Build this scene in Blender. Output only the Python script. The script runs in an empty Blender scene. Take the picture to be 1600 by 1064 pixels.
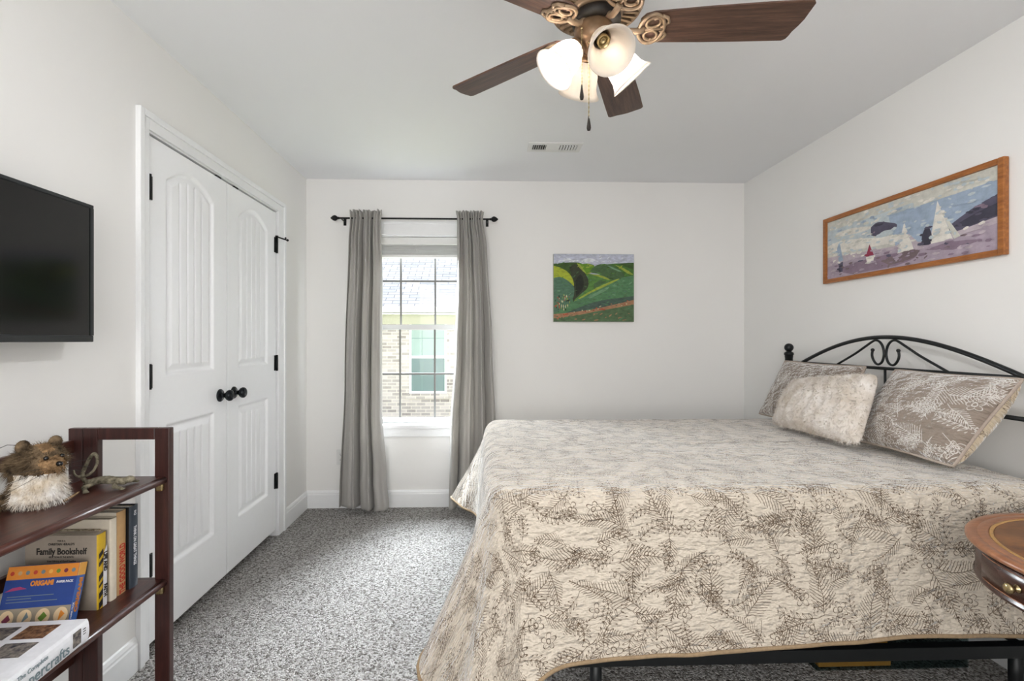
import bpy, bmesh, math, random
from mathutils import Vector, Matrix, noise
random.seed(7)
S = bpy.context.scene
COL = S.collection
R = math.radians

# ------------------------------------------------------------------ camera
F_PX, CX, CYP, CAM_Z = 765.0, 779.5, 531.5, 1.2437
cam_d = bpy.data.cameras.new('camera')
cam_d.sensor_width = 36.0
cam_d.lens = F_PX * 36.0 / 1600.0
cam_d.shift_x = (800.0 - CX) / 1600.0
cam_d.shift_y = (CYP - 532.0) / 1600.0
cam_d.clip_start = 0.02
cam = bpy.data.objects.new('camera', cam_d)
COL.objects.link(cam)
cam.location = (0, 0, CAM_Z)
cam.rotation_euler = (R(90), 0, -math.atan(24.2 / F_PX))
S.camera = cam

# ------------------------------------------------------------------ world, lights, exposure
S.view_settings.view_transform = 'Standard'
S.view_settings.look = 'None'
S.view_settings.gamma = 1.0
S.view_settings.use_curve_mapping = False
S.view_settings.exposure = 1.07
W = bpy.data.worlds.new('sky')
S.world = W
W.use_nodes = True
_bg = W.node_tree.nodes['Background']
_bg.inputs[0].default_value = (0.90, 0.95, 1.0, 1)
_bg.inputs[1].default_value = 0.72

def light(name, kind, loc, rot, energy, color, **kw):
    d = bpy.data.lights.new(name, kind)
    d.energy = energy
    d.color = color
    for k, v in kw.items():
        setattr(d, k, v)
    o = bpy.data.objects.new(name, d)
    COL.objects.link(o)
    o.location = loc
    o.rotation_euler = rot
    return o

# soft daylight over the neighbour's roof, through the window, towards the bed
_sd = Vector((0.30, -0.80, -0.52)).to_track_quat('-Z', 'Y').to_euler()
light('overcast_sun', 'SUN', (0, 8, 6), _sd, 36.0, (0.88, 0.95, 1.0), angle=R(75))
# unseen fill light, added behind the camera to brighten the room
light('added_rear_fill', 'AREA', (-0.30, -1.36, 1.45), (R(90), 0, 0), 29, (1.0, 0.965, 0.92),
      shape='RECTANGLE', size=1.8, size_y=1.7)
BULB_STRENGTH = 310.0

# ------------------------------------------------------------------ materials
def lin(c):
    return tuple(((v / 255.0) / 12.92 if v / 255.0 <= 0.04045 else ((v / 255.0 + 0.055) / 1.055) ** 2.4) for v in c) + (1.0,)

class G:
    """small wrapper for building node trees"""
    def __init__(s, name):
        s.m = bpy.data.materials.new(name)
        s.m.use_nodes = True
        s.t = s.m.node_tree
        s.b = s.t.nodes['Principled BSDF']
        s.o = s.t.nodes['Material Output']
    def n(s, typ, **kw):
        nd = s.t.nodes.new(typ)
        for k, v in kw.items():
            setattr(nd, k, v)
        return nd
    def l(s, a, b):
        s.t.links.new(a, b)
    def put(s, sock, v):
        if isinstance(v, (int, float)):
            sock.default_value = v
        elif isinstance(v, tuple):
            sock.default_value = v
        else:
            s.l(v, sock)
    def M(s, op, a, b=None, c=None):
        nd = s.n('ShaderNodeMath', operation=op)
        s.put(nd.inputs[0], a)
        if b is not None: s.put(nd.inputs[1], b)
        if c is not None: s.put(nd.inputs[2], c)
        return nd.outputs[0]
    def V(s, op, a, b=None):
        nd = s.n('ShaderNodeVectorMath', operation=op)
        s.put(nd.inputs[0], a)
        if b is not None: s.put(nd.inputs[1], b)
        return nd.outputs[0]
    def coord(s, kind='Object', scale=None):
        out = s.n('ShaderNodeTexCoord').outputs[kind]
        if scale is not None:
            out = s.V('MULTIPLY', out, tuple(scale))
        return out
    def noise(s, vec, scale, detail=3.0, rough=0.55):
        nd = s.n('ShaderNodeTexNoise')
        s.l(vec, nd.inputs['Vector'])
        nd.inputs['Scale'].default_value = scale
        nd.inputs['Detail'].default_value = detail
        nd.inputs['Roughness'].default_value = rough
        return nd.outputs['Fac']
    def ramp(s, fac, stops):
        nd = s.n('ShaderNodeValToRGB')
        s.l(fac, nd.inputs[0])
        e = nd.color_ramp.elements
        e[0].position, e[0].color = stops[0]
        e[1].position, e[1].color = stops[-1]
        for p, c in stops[1:-1]:
            x = e.new(p); x.color = c
        return nd.outputs[0]
    def mix(s, f, a, b):
        nd = s.n('ShaderNodeMix', data_type='RGBA')
        s.put(nd.inputs[0], f); s.put(nd.inputs[6], a); s.put(nd.inputs[7], b)
        return nd.outputs[2]
    def bump(s, h, strength, dist):
        nd = s.n('ShaderNodeBump')
        nd.inputs['Strength'].default_value = strength
        nd.inputs['Distance'].default_value = dist
        s.l(h, nd.inputs['Height'])
        s.l(nd.outputs[0], s.b.inputs['Normal'])
    def fin(s, color=None, rough=None, metal=None, spec=None):
        if color is not None: s.put(s.b.inputs['Base Color'], color)
        if rough is not None: s.put(s.b.inputs['Roughness'], rough)
        if metal is not None: s.put(s.b.inputs['Metallic'], metal)
        if spec is not None: s.put(s.b.inputs['Specular IOR Level'], spec)
        return s.m

def plain(name, rgb, rough=0.5, metal=0.0, var=0.06, scale=30.0, bump=0.0, spec=0.5):
    g = G(name)
    c = lin(rgb)
    n = g.noise(g.coord(), scale)
    lo = tuple(v * (1 - var) for v in c[:3]) + (1,)
    hi = tuple(min(1, v * (1 + var)) for v in c[:3]) + (1,)
    col = g.ramp(n, [(0.3, lo), (0.7, hi)])
    if bump:
        g.bump(n, bump, 0.002)
    return g.fin(col, rough, metal, spec)

def wood(name, dark, light_, rough=0.35, axis=(1, 14, 14), scale=5.0, spec=0.5):
    g = G(name)
    v = g.coord('Object', axis)
    n = g.noise(v, scale, 5.0, 0.6)
    n2 = g.noise(v, scale * 6, 3.0, 0.6)
    f = g.M('ADD', g.M('MULTIPLY', n, 0.7), g.M('MULTIPLY', n2, 0.3))
    col = g.ramp(f, [(0.33, lin(dark)), (0.5, lin(tuple((a + b) // 2 for a, b in zip(dark, light_)))), (0.68, lin(light_))])
    g.bump(f, 0.05, 0.001)
    return g.fin(col, rough, 0.0, spec)

def paint_wall(name, rgb):
    g = G(name)
    v = g.coord()
    n = g.noise(v, 130.0, 3.0)
    n2 = g.noise(v, 1.5, 2.0)
    c = lin(rgb)
    col = g.ramp(n2, [(0.3, tuple(x * 0.985 for x in c[:3]) + (1,)), (0.7, c)])
    g.bump(n, 0.10, 0.0015)
    return g.fin(col, 0.75, 0, 0.25)

M_WALL = paint_wall('wall_paint', (241, 240, 238))
M_CEIL = paint_wall('ceiling_paint', (240, 241, 243))
M_TRIM = plain('white_semigloss_trim', (241, 242, 243), 0.35, var=0.01)
M_DOOR = plain('white_door_paint', (248, 249, 251), 0.32, var=0.01)
M_BLACK = plain('black_hinge_metal', (26, 27, 28), 0.4, 0.6, var=0.05)
M_KNOB = plain('dark_bronze_knob', (40, 43, 46), 0.22, 0.9, var=0.05)
M_BEDBLACK = plain('black_powder_coat', (24, 27, 29), 0.42, 0.3, var=0.05)
M_GAP = plain('dark_gap', (45, 44, 42), 0.8, var=0.02)
M_BOX = plain('black_boxspring_cloth', (30, 32, 34), 0.9, var=0.1, scale=200)
M_MATT = plain('white_mattress_ticking', (225, 222, 215), 0.9, var=0.03, scale=60)
M_SHELF = wood('dark_cherry_wood', (46, 24, 20), (92, 50, 40), 0.33, axis=(14, 1, 14))
M_SHELFV = wood('dark_cherry_post', (42, 23, 21), (74, 41, 37), 0.35, axis=(14, 14, 1))
M_TABLE = wood('mahogany', (122, 76, 50), (172, 116, 80), 0.28, axis=(2, 14, 14))
M_TABLED = wood('dark_mahogany', (48, 28, 24), (76, 46, 38), 0.22, axis=(3, 3, 14))
M_LEATHER = wood('tooled_brown_leather', (84, 50, 24), (150, 98, 54), 0.4, axis=(3, 6, 6), scale=4)
M_GILT = plain('gilt_band', (186, 142, 82), 0.45, 0.2, var=0.25, scale=150)
M_BRASS = plain('brass', (176, 158, 118), 0.25, 0.95)
M_BRONZE = plain('antique_bronze', (112, 88, 64), 0.42, 0.45, var=0.25, scale=25)
M_BRONZEL = plain('light_antique_bronze', (146, 124, 100), 0.45, 0.3, var=0.2, scale=25)
M_BRONZED = plain('dark_bronze_recess', (30, 23, 18), 0.6, 0.3, var=0.2)
M_BLADE = wood('walnut_blade', (52, 37, 30), (112, 82, 66), 0.38, axis=(1.2, 22, 22), scale=4.5)
M_TVB = plain('tv_bezel', (34, 37, 39), 0.3, 0.0)
M_SCREEN = plain('tv_screen', (14, 15, 15), 0.12, 0.0, var=0.02)
M_CANVAS = plain('canvas_edge', (190, 188, 180), 0.8)
M_OAK = wood('orange_oak_frame', (132, 78, 34), (186, 118, 58), 0.35, axis=(12, 1.5, 12), scale=8)
M_PLASTIC = plain('white_plastic', (228, 228, 226), 0.4, var=0.01)
M_SLOT = plain('dark_slot', (60, 60, 58), 0.7, var=0.02)
M_PAPER = plain('paper_block', (214, 206, 190), 0.85, var=0.06, scale=200)
M_INK = plain('black_ink', (38, 34, 32), 0.7, var=0.02)

def carpet_mat():
    g = G('speckled_carpet')
    v = g.coord()
    vo = g.n('ShaderNodeTexVoronoi', feature='F1')
    vo.inputs['Scale'].default_value = 150.0
    g.l(v, vo.inputs['Vector'])
    sep = g.n('ShaderNodeSeparateColor')
    g.l(vo.outputs['Color'], sep.inputs[0])
    n = g.noise(v, 75.0, 3.0, 0.7)
    f = g.M('ADD', g.M('MULTIPLY', sep.outputs[0], 0.55), g.M('MULTIPLY', n, 0.6))
    col = g.ramp(f, [(0.22, lin((66, 62, 58))), (0.40, lin((122, 118, 114))), (0.58, lin((164, 161, 158))), (0.82, lin((196, 194, 192)))])
    h = g.M('SUBTRACT', g.M('MULTIPLY', n, 1.2), vo.outputs['Distance'])
    g.bump(h, 0.9, 0.008)
    return g.fin(col, 0.95, 0, 0.1)
M_CARPET = carpet_mat()

def motif_layers(g, uv, thick=1.0):
    """ferns, berry sprigs and small flowers drawn in thin line, scattered by Voronoi cells"""
    def cell(scale, off, rnd=0.75):
        p = g.V('ADD', uv, (off, off * 1.7, 0))
        vo = g.n('ShaderNodeTexVoronoi', voronoi_dimensions='2D', feature='F1')
        vo.inputs['Scale'].default_value = scale
        vo.inputs['Randomness'].default_value = rnd
        g.l(p, vo.inputs['Vector'])
        d = g.V('SUBTRACT', p, vo.outputs['Position'])
        sp = g.n('ShaderNodeSeparateColor'); g.l(vo.outputs['Color'], sp.inputs[0])
        sx = g.n('ShaderNodeSeparateXYZ'); g.l(d, sx.inputs[0])
        a = g.M('MULTIPLY', sp.outputs[0], 6.2832)
        ca, sa = g.M('COSINE', a), g.M('SINE', a)
        x = g.M('ADD', g.M('MULTIPLY', sx.outputs[0], ca), g.M('MULTIPLY', sx.outputs[1], sa))
        y = g.M('SUBTRACT', g.M('MULTIPLY', sx.outputs[1], ca), g.M('MULTIPLY', sx.outputs[0], sa))
        return x, y, sp.outputs[1]
    def fern(scale, off, L, wid, freq, w):
        x, y, r = cell(scale, off)
        k = g.M('MULTIPLY', g.M('SUBTRACT', r, 0.5), 9.0)
        y = g.M('SUBTRACT', y, g.M('MULTIPLY', g.M('MULTIPLY', x, x), k))
        ay = g.M('ABSOLUTE', y)
        t = g.M('DIVIDE', x, L)
        env = g.M('MULTIPLY', g.M('SUBTRACT', 1.0, g.M('MULTIPLY', t, t)), g.M('MULTIPLY', g.M('SUBTRACT', 1.35, t), wid / 1.35))
        ph = g.M('FRACT', g.M('MULTIPLY', g.M('SUBTRACT', x, g.M('MULTIPLY', ay, 0.9)), freq))
        ln = g.M('LESS_THAN', g.M('ABSOLUTE', g.M('SUBTRACT', ph, 0.5)), w * freq * thick)
        inside = g.M('LESS_THAN', ay, env)
        stem = g.M('MULTIPLY', g.M('LESS_THAN', ay, w * 0.9 * thick), g.M('LESS_THAN', g.M('ABSOLUTE', g.M('ADD', t, 0.25)), 1.25))
        return g.M('MAXIMUM', g.M('MULTIPLY', ln, inside), stem)
    def sprig(scale, off, L, sp_, w):
        x, y, r = cell(scale, off)
        k = g.M('MULTIPLY', g.M('SUBTRACT', r, 0.5), 22.0)
        y = g.M('SUBTRACT', y, g.M('MULTIPLY', g.M('MULTIPLY', x, x), k))
        ay = g.M('ABSOLUTE', y)
        fx = g.M('MULTIPLY', g.M('SUBTRACT', g.M('FRACT', g.M('DIVIDE', x, sp_)), 0.5), sp_)
        dy = g.M('SUBTRACT', ay, sp_ * 0.55)
        fx = g.M('MULTIPLY', g.M('SUBTRACT', fx, g.M('MULTIPLY', dy, 0.7)), 1.7)
        dy = g.M('MULTIPLY', dy, 0.62)
        dd = g.M('SQRT', g.M('ADD', g.M('MULTIPLY', fx, fx), g.M('MULTIPLY', dy, dy)))
        ring = g.M('LESS_THAN', g.M('ABSOLUTE', g.M('SUBTRACT', dd, sp_ * 0.33)), w * thick)
        on = g.M('LESS_THAN', g.M('ABSOLUTE', x), L)
        stem = g.M('LESS_THAN', ay, w * 0.8 * thick)
        st = g.M('LESS_THAN', g.M('ABSOLUTE', g.M('ADD', x, L * 0.4)), L * 1.3)
        return g.M('MAXIMUM', g.M('MULTIPLY', ring, on), g.M('MULTIPLY', stem, st))
    def flower(scale, off, rad, w):
        x, y, r = cell(scale, off)
        rr = g.M('SQRT', g.M('ADD', g.M('MULTIPLY', x, x), g.M('MULTIPLY', y, y)))
        an = g.M('ARCTAN2', y, x)
        pet = g.M('ABSOLUTE', g.M('COSINE', g.M('MULTIPLY', an, 2.5)))
        R1 = g.M('MULTIPLY', g.M('ADD', g.M('MULTIPLY', pet, 0.55), 0.45), rad)
        l1 = g.M('LESS_THAN', g.M('ABSOLUTE', g.M('SUBTRACT', rr, R1)), w * thick)
        l2 = g.M('LESS_THAN', g.M('ABSOLUTE', g.M('SUBTRACT', rr, rad * 0.28)), w * thick)
        return g.M('MAXIMUM', l1, l2)
    out = fern(6.0, 0.0, 0.085, 0.034, 95.0, 0.0012)
    for o in (fern(8.5, 3.37, 0.060, 0.020, 115.0, 0.0011),
              sprig(7.5, 7.1, 0.055, 0.017, 0.0012),
              sprig(9.0, 12.9, 0.036, 0.0135, 0.0011),
              flower(8.0, 21.3, 0.024, 0.0013)):
        out = g.M('MAXIMUM', out, o)
    return out

def quilt_mat(name, base, line, thick=1.0, line_amt=0.9, back=False):
    g = G(name)
    uv = g.n('ShaderNodeTexCoord').outputs['UV']
    wob = g.n('ShaderNodeTexNoise'); g.l(uv, wob.inputs['Vector'])
    wob.inputs['Scale'].default_value = 28.0
    wv = g.V('SCALE', g.V('SUBTRACT', wob.outputs['Color'], (0.5, 0.5, 0.5)))
    wv.node.inputs[3].default_value = 0.012
    uvw = g.V('ADD', uv, wv)
    mask = motif_layers(g, uvw, thick)
    brk = g.noise(uv, 90.0, 2.0)
    amt = g.M('MULTIPLY', mask, g.M('MULTIPLY', g.M('ADD', g.M('MULTIPLY', brk, 0.8), 0.45), line_amt))
    amt = g.M('MINIMUM', amt, 1.0)
    n = g.noise(uv, 8.0, 3.0)
    b = lin(base)
    basec = g.ramp(n, [(0.3, tuple(x * 0.95 for x in b[:3]) + (1,)), (0.7, b)])
    col = g.mix(amt, basec, lin(line))
    st = g.V('MULTIPLY', uv, (30.0, 62.0, 1.0))
    p1 = g.noise(st, 1.0, 2.0, 0.5)
    p2 = g.noise(uv, 150.0, 2.0)
    h = g.M('ADD', p1, g.M('MULTIPLY', p2, 0.08))
    g.bump(h, 1.0, 0.024)
    g.b.inputs['Sheen Weight'].default_value = 1.0
    g.b.inputs['Sheen Roughness'].default_value = 0.3
    return g.fin(col, 0.9, 0, 0.15)
M_QUILT = quilt_mat('botanical_quilt', (211, 200, 185), (80, 60, 40), 1.0, 1.0)
M_BIND = plain('quilt_binding', (150, 128, 100), 0.9, var=0.15, scale=120)
M_SHAM = quilt_mat('taupe_sham', (150, 137, 126), (226, 222, 217), 1.25, 0.9)
M_SHAMB = quilt_mat('cream_sham_back', (226, 210, 184), (120, 98, 74), 0.8, 0.8)
M_PIPE = plain('sham_piping', (172, 158, 146), 0.9, var=0.1, scale=150)

def fur_mat(name, a, b, scale=30):
    g = G(name)
    n = g.noise(g.coord(), scale, 4.0, 0.6)
    n2 = g.noise(g.coord(), 260.0, 2.0)
    col = g.ramp(n, [(0.32, lin(a)), (0.68, lin(b))])
    g.bump(n2, 0.5, 0.004)
    return g.fin(col, 0.95, 0, 0.1)
M_FURPIL = fur_mat('cream_faux_fur', (202, 190, 176), (238, 233, 228), 11)
M_FURDK = fur_mat('dark_brown_fur', (54, 45, 36), (132, 112, 88), 45)
M_FURBR = fur_mat('tabby_brown_fur', (98, 76, 54), (172, 140, 104), 60)
M_FURWH = fur_mat('white_fur', (205, 190, 168), (245, 243, 240), 20)
M_NOSE = plain('black_bead', (14, 14, 15), 0.15)
M_LIZ = fur_mat('grey_green_wood', (66, 62, 50), (150, 142, 122), 70)

def curtain_mat():
    g = G('grey_satin_curtain')
    v = g.coord('Object', (1, 1, 0.15))
    n = g.noise(v, 300.0, 2.0)
    c = lin((182, 179, 175))
    col = g.ramp(n, [(0.3, tuple(x * 0.95 for x in c[:3]) + (1,)), (0.7, c)])
    g.fin(col, 0.45, 0, 0.4)
    g.b.inputs['Sheen Weight'].default_value = 0.25
    tr = g.n('ShaderNodeBsdfTranslucent'); tr.inputs[0].default_value = lin((190, 186, 178))
    mx = g.n('ShaderNodeMixShader'); mx.inputs[0].default_value = 0.2
    g.l(g.b.outputs[0], mx.inputs[1]); g.l(tr.outputs[0], mx.inputs[2]); g.l(mx.outputs[0], g.o.inputs[0])
    return g.m
M_CURT = curtain_mat()

def glass_mat(name='window_glass', tint=(1, 1, 1, 1)):
    g = G(name)
    t = g.n('ShaderNodeBsdfTransparent'); t.inputs[0].default_value = tint
    gl = g.n('ShaderNodeBsdfGlossy'); gl.inputs['Roughness'].default_value = 0.02
    mx = g.n('ShaderNodeMixShader'); mx.inputs[0].default_value = 0.012
    g.l(t.outputs[0], mx.inputs[1]); g.l(gl.outputs[0], mx.inputs[2]); g.l(mx.outputs[0], g.o.inputs[0])
    return g.m
M_GLASS = glass_mat()
M_CLEAR = glass_mat('clear_plastic', (0.75, 0.8, 0.8, 1))

def shade_mat():
    g = G('frosted_glass_shade')
    n = g.noise(g.coord(), 20.0)
    col = g.ramp(n, [(0.3, lin((236, 230, 222))), (0.7, lin((246, 242, 236)))])
    g.fin(col, 0.35)
    tr = g.n('ShaderNodeBsdfTranslucent'); tr.inputs[0].default_value = (0.95, 0.9, 0.84, 1)
    mx = g.n('ShaderNodeMixShader'); mx.inputs[0].default_value = 0.65
    g.l(g.b.outputs[0], mx.inputs[1]); g.l(tr.outputs[0], mx.inputs[2]); g.l(mx.outputs[0], g.o.inputs[0])
    return g.m
M_SHADE = shade_mat()

def emit(name, color, strength):
    g = G(name)
    g.b.inputs['Base Color'].default_value = (0.9, 0.9, 0.9, 1)
    g.b.inputs['Emission Color'].default_value = color
    g.b.inputs['Emission Strength'].default_value = strength
    return g.m
M_BULB = emit('lit_bulb', (0.97, 0.975, 1.0, 1), BULB_STRENGTH)

# ------------------------------------------------------------------ mesh helpers
class B:
    """collects geometry for ONE mesh object"""
    def __init__(s):
        s.bm = bmesh.new()
        s.uv = None
    def face(s, pts, mi=0):
        f = s.bm.faces.new([s.bm.verts.new(p) for p in pts]); f.material_index = mi
        return f
    def box(s, x0, x1, y0, y1, z0, z1, mi=0, bev=0.0, M=None):
        t = bmesh.new()
        bmesh.ops.create_cube(t, size=1.0)
        for v in t.verts:
            v.co = Vector(((x0 + x1) / 2 + v.co.x * (x1 - x0), (y0 + y1) / 2 + v.co.y * (y1 - y0), (z0 + z1) / 2 + v.co.z * (z1 - z0)))
        if bev > 0:
            bmesh.ops.bevel(t, geom=list(t.edges), offset=bev, segments=2, profile=0.6, affect='EDGES')
        if M is not None:
            bmesh.ops.transform(t, matrix=M, verts=t.verts)
        s.merge(t, mi)
        return s
    def merge(s, t, mi=0):
        vm = {v: s.bm.verts.new(v.co) for v in t.verts}
        for f in t.faces:
            try:
                nf = s.bm.faces.new([vm[v] for v in f.verts])
                nf.material_index = mi; nf.smooth = f.smooth
            except ValueError:
                pass
        t.free()
    def tube(s, pts, r, seg=10, closed=False, mi=0, caps=True):
        pts = [Vector(p) for p in pts]
        n = len(pts)
        rs = r if isinstance(r, (list, tuple)) else [r] * n
        rings, up = [], None
        for i in range(n):
            if closed:
                d = pts[(i + 1) % n] - pts[i - 1]
            else:
                d = pts[min(i + 1, n - 1)] - pts[max(i - 1, 0)]
            d.normalize()
            if up is None:
                up = Vector((0, 0, 1)) if abs(d.z) < 0.9 else Vector((1, 0, 0))
            sx = d.cross(up)
            if sx.length < 1e-6:
                sx = d.orthogonal()
            sx.normalize()
            up = sx.cross(d).normalized()
            rings.append([s.bm.verts.new(pts[i] + (sx * math.cos(2 * math.pi * k / seg) + up * math.sin(2 * math.pi * k / seg)) * rs[i]) for k in range(seg)])
        m = n if closed else n - 1
        for i in range(m):
            a, b = rings[i], rings[(i + 1) % n]
            for k in range(seg):
                f = s.bm.faces.new((a[k], a[(k + 1) % seg], b[(k + 1) % seg], b[k])); f.smooth = True; f.material_index = mi
        if caps and not closed:
            for rg in (rings[0][::-1], rings[-1]):
                f = s.bm.faces.new(rg); f.material_index = mi
        return s
    def lathe(s, prof, M=None, seg=32, mi=0, closed=False):
        """profile of (radius, height) turned about local Z then placed by M"""
        M = M or Matrix()
        rings = []
        for r, z in prof:
            if r < 1e-5:
                rings.append([s.bm.verts.new(M @ Vector((0, 0, z)))])
            else:
                rings.append([s.bm.verts.new(M @ Vector((r * math.cos(2 * math.pi * k / seg), r * math.sin(2 * math.pi * k / seg), z))) for k in range(seg)])
        pairs = list(zip(rings[:-1], rings[1:]))
        if closed: pairs.append((rings[-1], rings[0]))
        for a, b in pairs:
            for k in range(seg):
                k2 = (k + 1) % seg
                if len(a) == 1 and len(b) == 1: continue
                if len(a) == 1: f = s.bm.faces.new((a[0], b[k], b[k2]))
                elif len(b) == 1: f = s.bm.faces.new((a[k], a[k2], b[0]))
                else: f = s.bm.faces.new((a[k], a[k2], b[k2], b[k]))
                f.smooth = True; f.material_index = mi
        return s
    def ball(s, c, r, M=None, seg=16, mi=0):
        rr = r if isinstance(r, (tuple, list)) else (r, r, r)
        t = bmesh.new()
        bmesh.ops.create_uvsphere(t, u_segments=seg, v_segments=max(8, seg // 2), radius=1.0)
        for v in t.verts:
            v.co = Vector((v.co.x * rr[0], v.co.y * rr[1], v.co.z * rr[2]))
            if M is not None: v.co = M @ v.co
            v.co += Vector(c)
        for f in t.faces: f.smooth = True
        s.merge(t, mi)
        return s
    def prism(s, outline, depth, M=None, mi=0, bev=0.0):
        """2D outline in local XY, extruded along +Z by depth"""
        M = M or Matrix()
        t = bmesh.new()
        vs = [t.verts.new((x, y, 0)) for x, y in outline]
        f = t.faces.new(vs)
        ex = bmesh.ops.extrude_face_region(t, geom=[f])
        bmesh.ops.translate(t, vec=(0, 0, depth), verts=[e for e in ex['geom'] if isinstance(e, bmesh.types.BMVert)])
        bmesh.ops.recalc_face_normals(t, faces=t.faces)
        if bev > 0:
            bmesh.ops.bevel(t, geom=[e for e in t.edges], offset=bev, segments=2, profile=0.6, affect='EDGES')
        bmesh.ops.transform(t, matrix=M, verts=t.verts)
        s.merge(t, mi)
        return s
    def grid(s, rows, mi=0, smooth=True, uvs=None, closed=False):
        """rows of points -> quads; uvs same layout"""
        if uvs is not None and s.uv is None:
            s.uv = s.bm.loops.layers.uv.new('UVMap')
        vr = [[s.bm.verts.new(p) for p in row] for row in rows]
        for i in range(len(rows) - 1):
            m = len(rows[i])
            for j in range(m if closed else m - 1):
                j2 = (j + 1) % m
                f = s.bm.faces.new((vr[i][j], vr[i][j2], vr[i + 1][j2], vr[i + 1][j]))
                f.smooth = smooth; f.material_index = mi
                if uvs is not None:
                    for lp, (a, b) in zip(f.loops, ((i, j), (i, j2), (i + 1, j2), (i + 1, j))):
                        lp[s.uv].uv = uvs[a][b]
        return vr

LOC = {}
def obj(name, b, mats, parent=None, label=None, cat=None, group=None, kind=None, base=None, recalc=True):
    """links the collected geometry as one mesh object (geometry is in world space)"""
    if recalc:
        bmesh.ops.recalc_face_normals(b.bm, faces=b.bm.faces)
    me = bpy.data.meshes.new(name)
    b.bm.to_mesh(me); b.bm.free()
    for m in (mats if isinstance(mats, (list, tuple)) else [mats]):
        me.materials.append(m)
    o = bpy.data.objects.new(name, me)
    COL.objects.link(o)
    place(o, parent, kind, base)
    props(o, label, cat, group, kind)
    return o
def place(o, parent, kind=None, base=None):
    if parent is not None:
        o.parent = parent
        o.matrix_parent_inverse = Matrix.Translation(-LOC[parent.name])
        LOC[o.name] = Vector((0, 0, 0))
    elif kind == 'structure':
        LOC[o.name] = Vector((0, 0, 0))
    else:
        if base is None:
            cs = [v.co for v in o.data.vertices]
            base = Vector(((min(c.x for c in cs) + max(c.x for c in cs)) / 2, (min(c.y for c in cs) + max(c.y for c in cs)) / 2, min(c.z for c in cs)))
        base = Vector(base)
        o.data.transform(Matrix.Translation(-base))
        o.location = base
        LOC[o.name] = base
def props(o, label=None, cat=None, group=None, kind=None):
    if label: o['label'] = label
    if cat: o['category'] = cat
    if group: o['group'] = group
    if kind: o['kind'] = kind
    return o
def thing(name, loc, label, cat, group=None, kind=None):
    o = bpy.data.objects.new(name, None)
    o.empty_display_size = 0.1
    COL.objects.link(o)
    o.location = loc
    LOC[o.name] = Vector(loc)
    return props(o, label, cat, group, kind)

def text(name, body, size, center, right, up, mat, parent, bold=0.0, xs=1.0, label=None, align='CENTER'):
    cu = bpy.data.curves.new('txt', 'FONT')
    cu.body = body; cu.size = size; cu.align_x = align; cu.align_y = 'CENTER'
    cu.extrude = 0.00025; cu.offset = bold; cu.resolution_u = 3
    t = bpy.data.objects.new('txt', cu)
    COL.objects.link(t)
    me = bpy.data.meshes.new_from_object(t.evaluated_get(bpy.context.evaluated_depsgraph_get()))
    bpy.data.objects.remove(t); bpy.data.curves.remove(cu)
    r, u = Vector(right).normalized(), Vector(up).normalized()
    n = r.cross(u)
    M = Matrix((( r.x * xs, u.x, n.x, center[0]), (r.y * xs, u.y, n.y, center[1]), (r.z * xs, u.z, n.z, center[2]), (0, 0, 0, 1)))
    me.transform(M)
    me.materials.clear(); me.materials.append(mat)
    me.name = name
    o = bpy.data.objects.new(name, me)
    COL.objects.link(o)
    place(o, parent)
    if label: o['label'] = label
    return o

def blob(name, balls, voxel, mat, parent=None, smooth_it=4, **kw):
    """one continuous surface grown round a set of ellipsoids"""
    b = B()
    for c, r, *rest in balls:
        b.ball(c, r, rest[0] if rest else None, seg=16)
    me = bpy.data.meshes.new('tmp'); b.bm.to_mesh(me); b.bm.free()
    t = bpy.data.objects.new('tmp', me); COL.objects.link(t)
    m = t.modifiers.new('r', 'REMESH'); m.mode = 'VOXEL'; m.voxel_size = voxel; m.use_smooth_shade = True
    sm = t.modifiers.new('s', 'SMOOTH'); sm.iterations = smooth_it; sm.factor = 0.5
    me2 = bpy.data.meshes.new_from_object(t.evaluated_get(bpy.context.evaluated_depsgraph_get()))
    bpy.data.objects.remove(t)
    me2.name = name
    me2.materials.clear(); me2.materials.append(mat)
    o = bpy.data.objects.new(name, me2); COL.objects.link(o)
    place(o, parent)
    props(o, **kw)
    return o

def strands(b, me_pts, n, length, width, lay, rnd=0.5, mi=None):
    """short fur: thin blades on random surface points; me_pts = [(co, normal)]"""
    for _ in range(n):
        co, no = random.choice(me_pts)
        d = (no + Vector(lay) + Vector((random.uniform(-1, 1), random.uniform(-1, 1), random.uniform(-1, 1))) * rnd).normalized()
        sd = d.orthogonal().normalized()
        sd = (Matrix.Rotation(random.uniform(0, 6.28), 3, d) @ sd) * width
        j = Vector((random.uniform(-1, 1), random.uniform(-1, 1), random.uniform(-1, 1))) * width * 2
        L = length * random.uniform(0.5, 1.2)
        p = co + j - no * 0.002
        k = mi(co) if mi else 0
        b.face((p - sd, p + sd, p + d * L + Vector((0, 0, -0.25 * L))), k)

def catmull(P, n):
    """dense Catmull-Rom through control tuples"""
    P = [Vector(p) for p in P]
    out = []
    for i in range(len(P) - 1):
        p0, p1, p2, p3 = P[max(i - 1, 0)], P[i], P[i + 1], P[min(i + 2, len(P) - 1)]
        for k in range(n):
            t = k / n
            out.append(0.5 * ((2 * p1) + (p2 - p0) * t + (2 * p0 - 5 * p1 + 4 * p2 - p3) * t * t + (3 * p1 - p0 - 3 * p2 + p3) * t ** 3))
    out.append(P[-1].copy())
    return out

# ------------------------------------------------------------------ room shell
XL, XR, YF, YB, H = -1.313, 1.99, 3.675, -1.2, 2.44
TH = 0.14
DY0, DY1, DZ = 1.945, 3.165, 2.068           # closet opening
WX0, WX1, WZ0, WZ1 = -0.95, -0.06, 0.60, 2.03  # window opening

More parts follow.
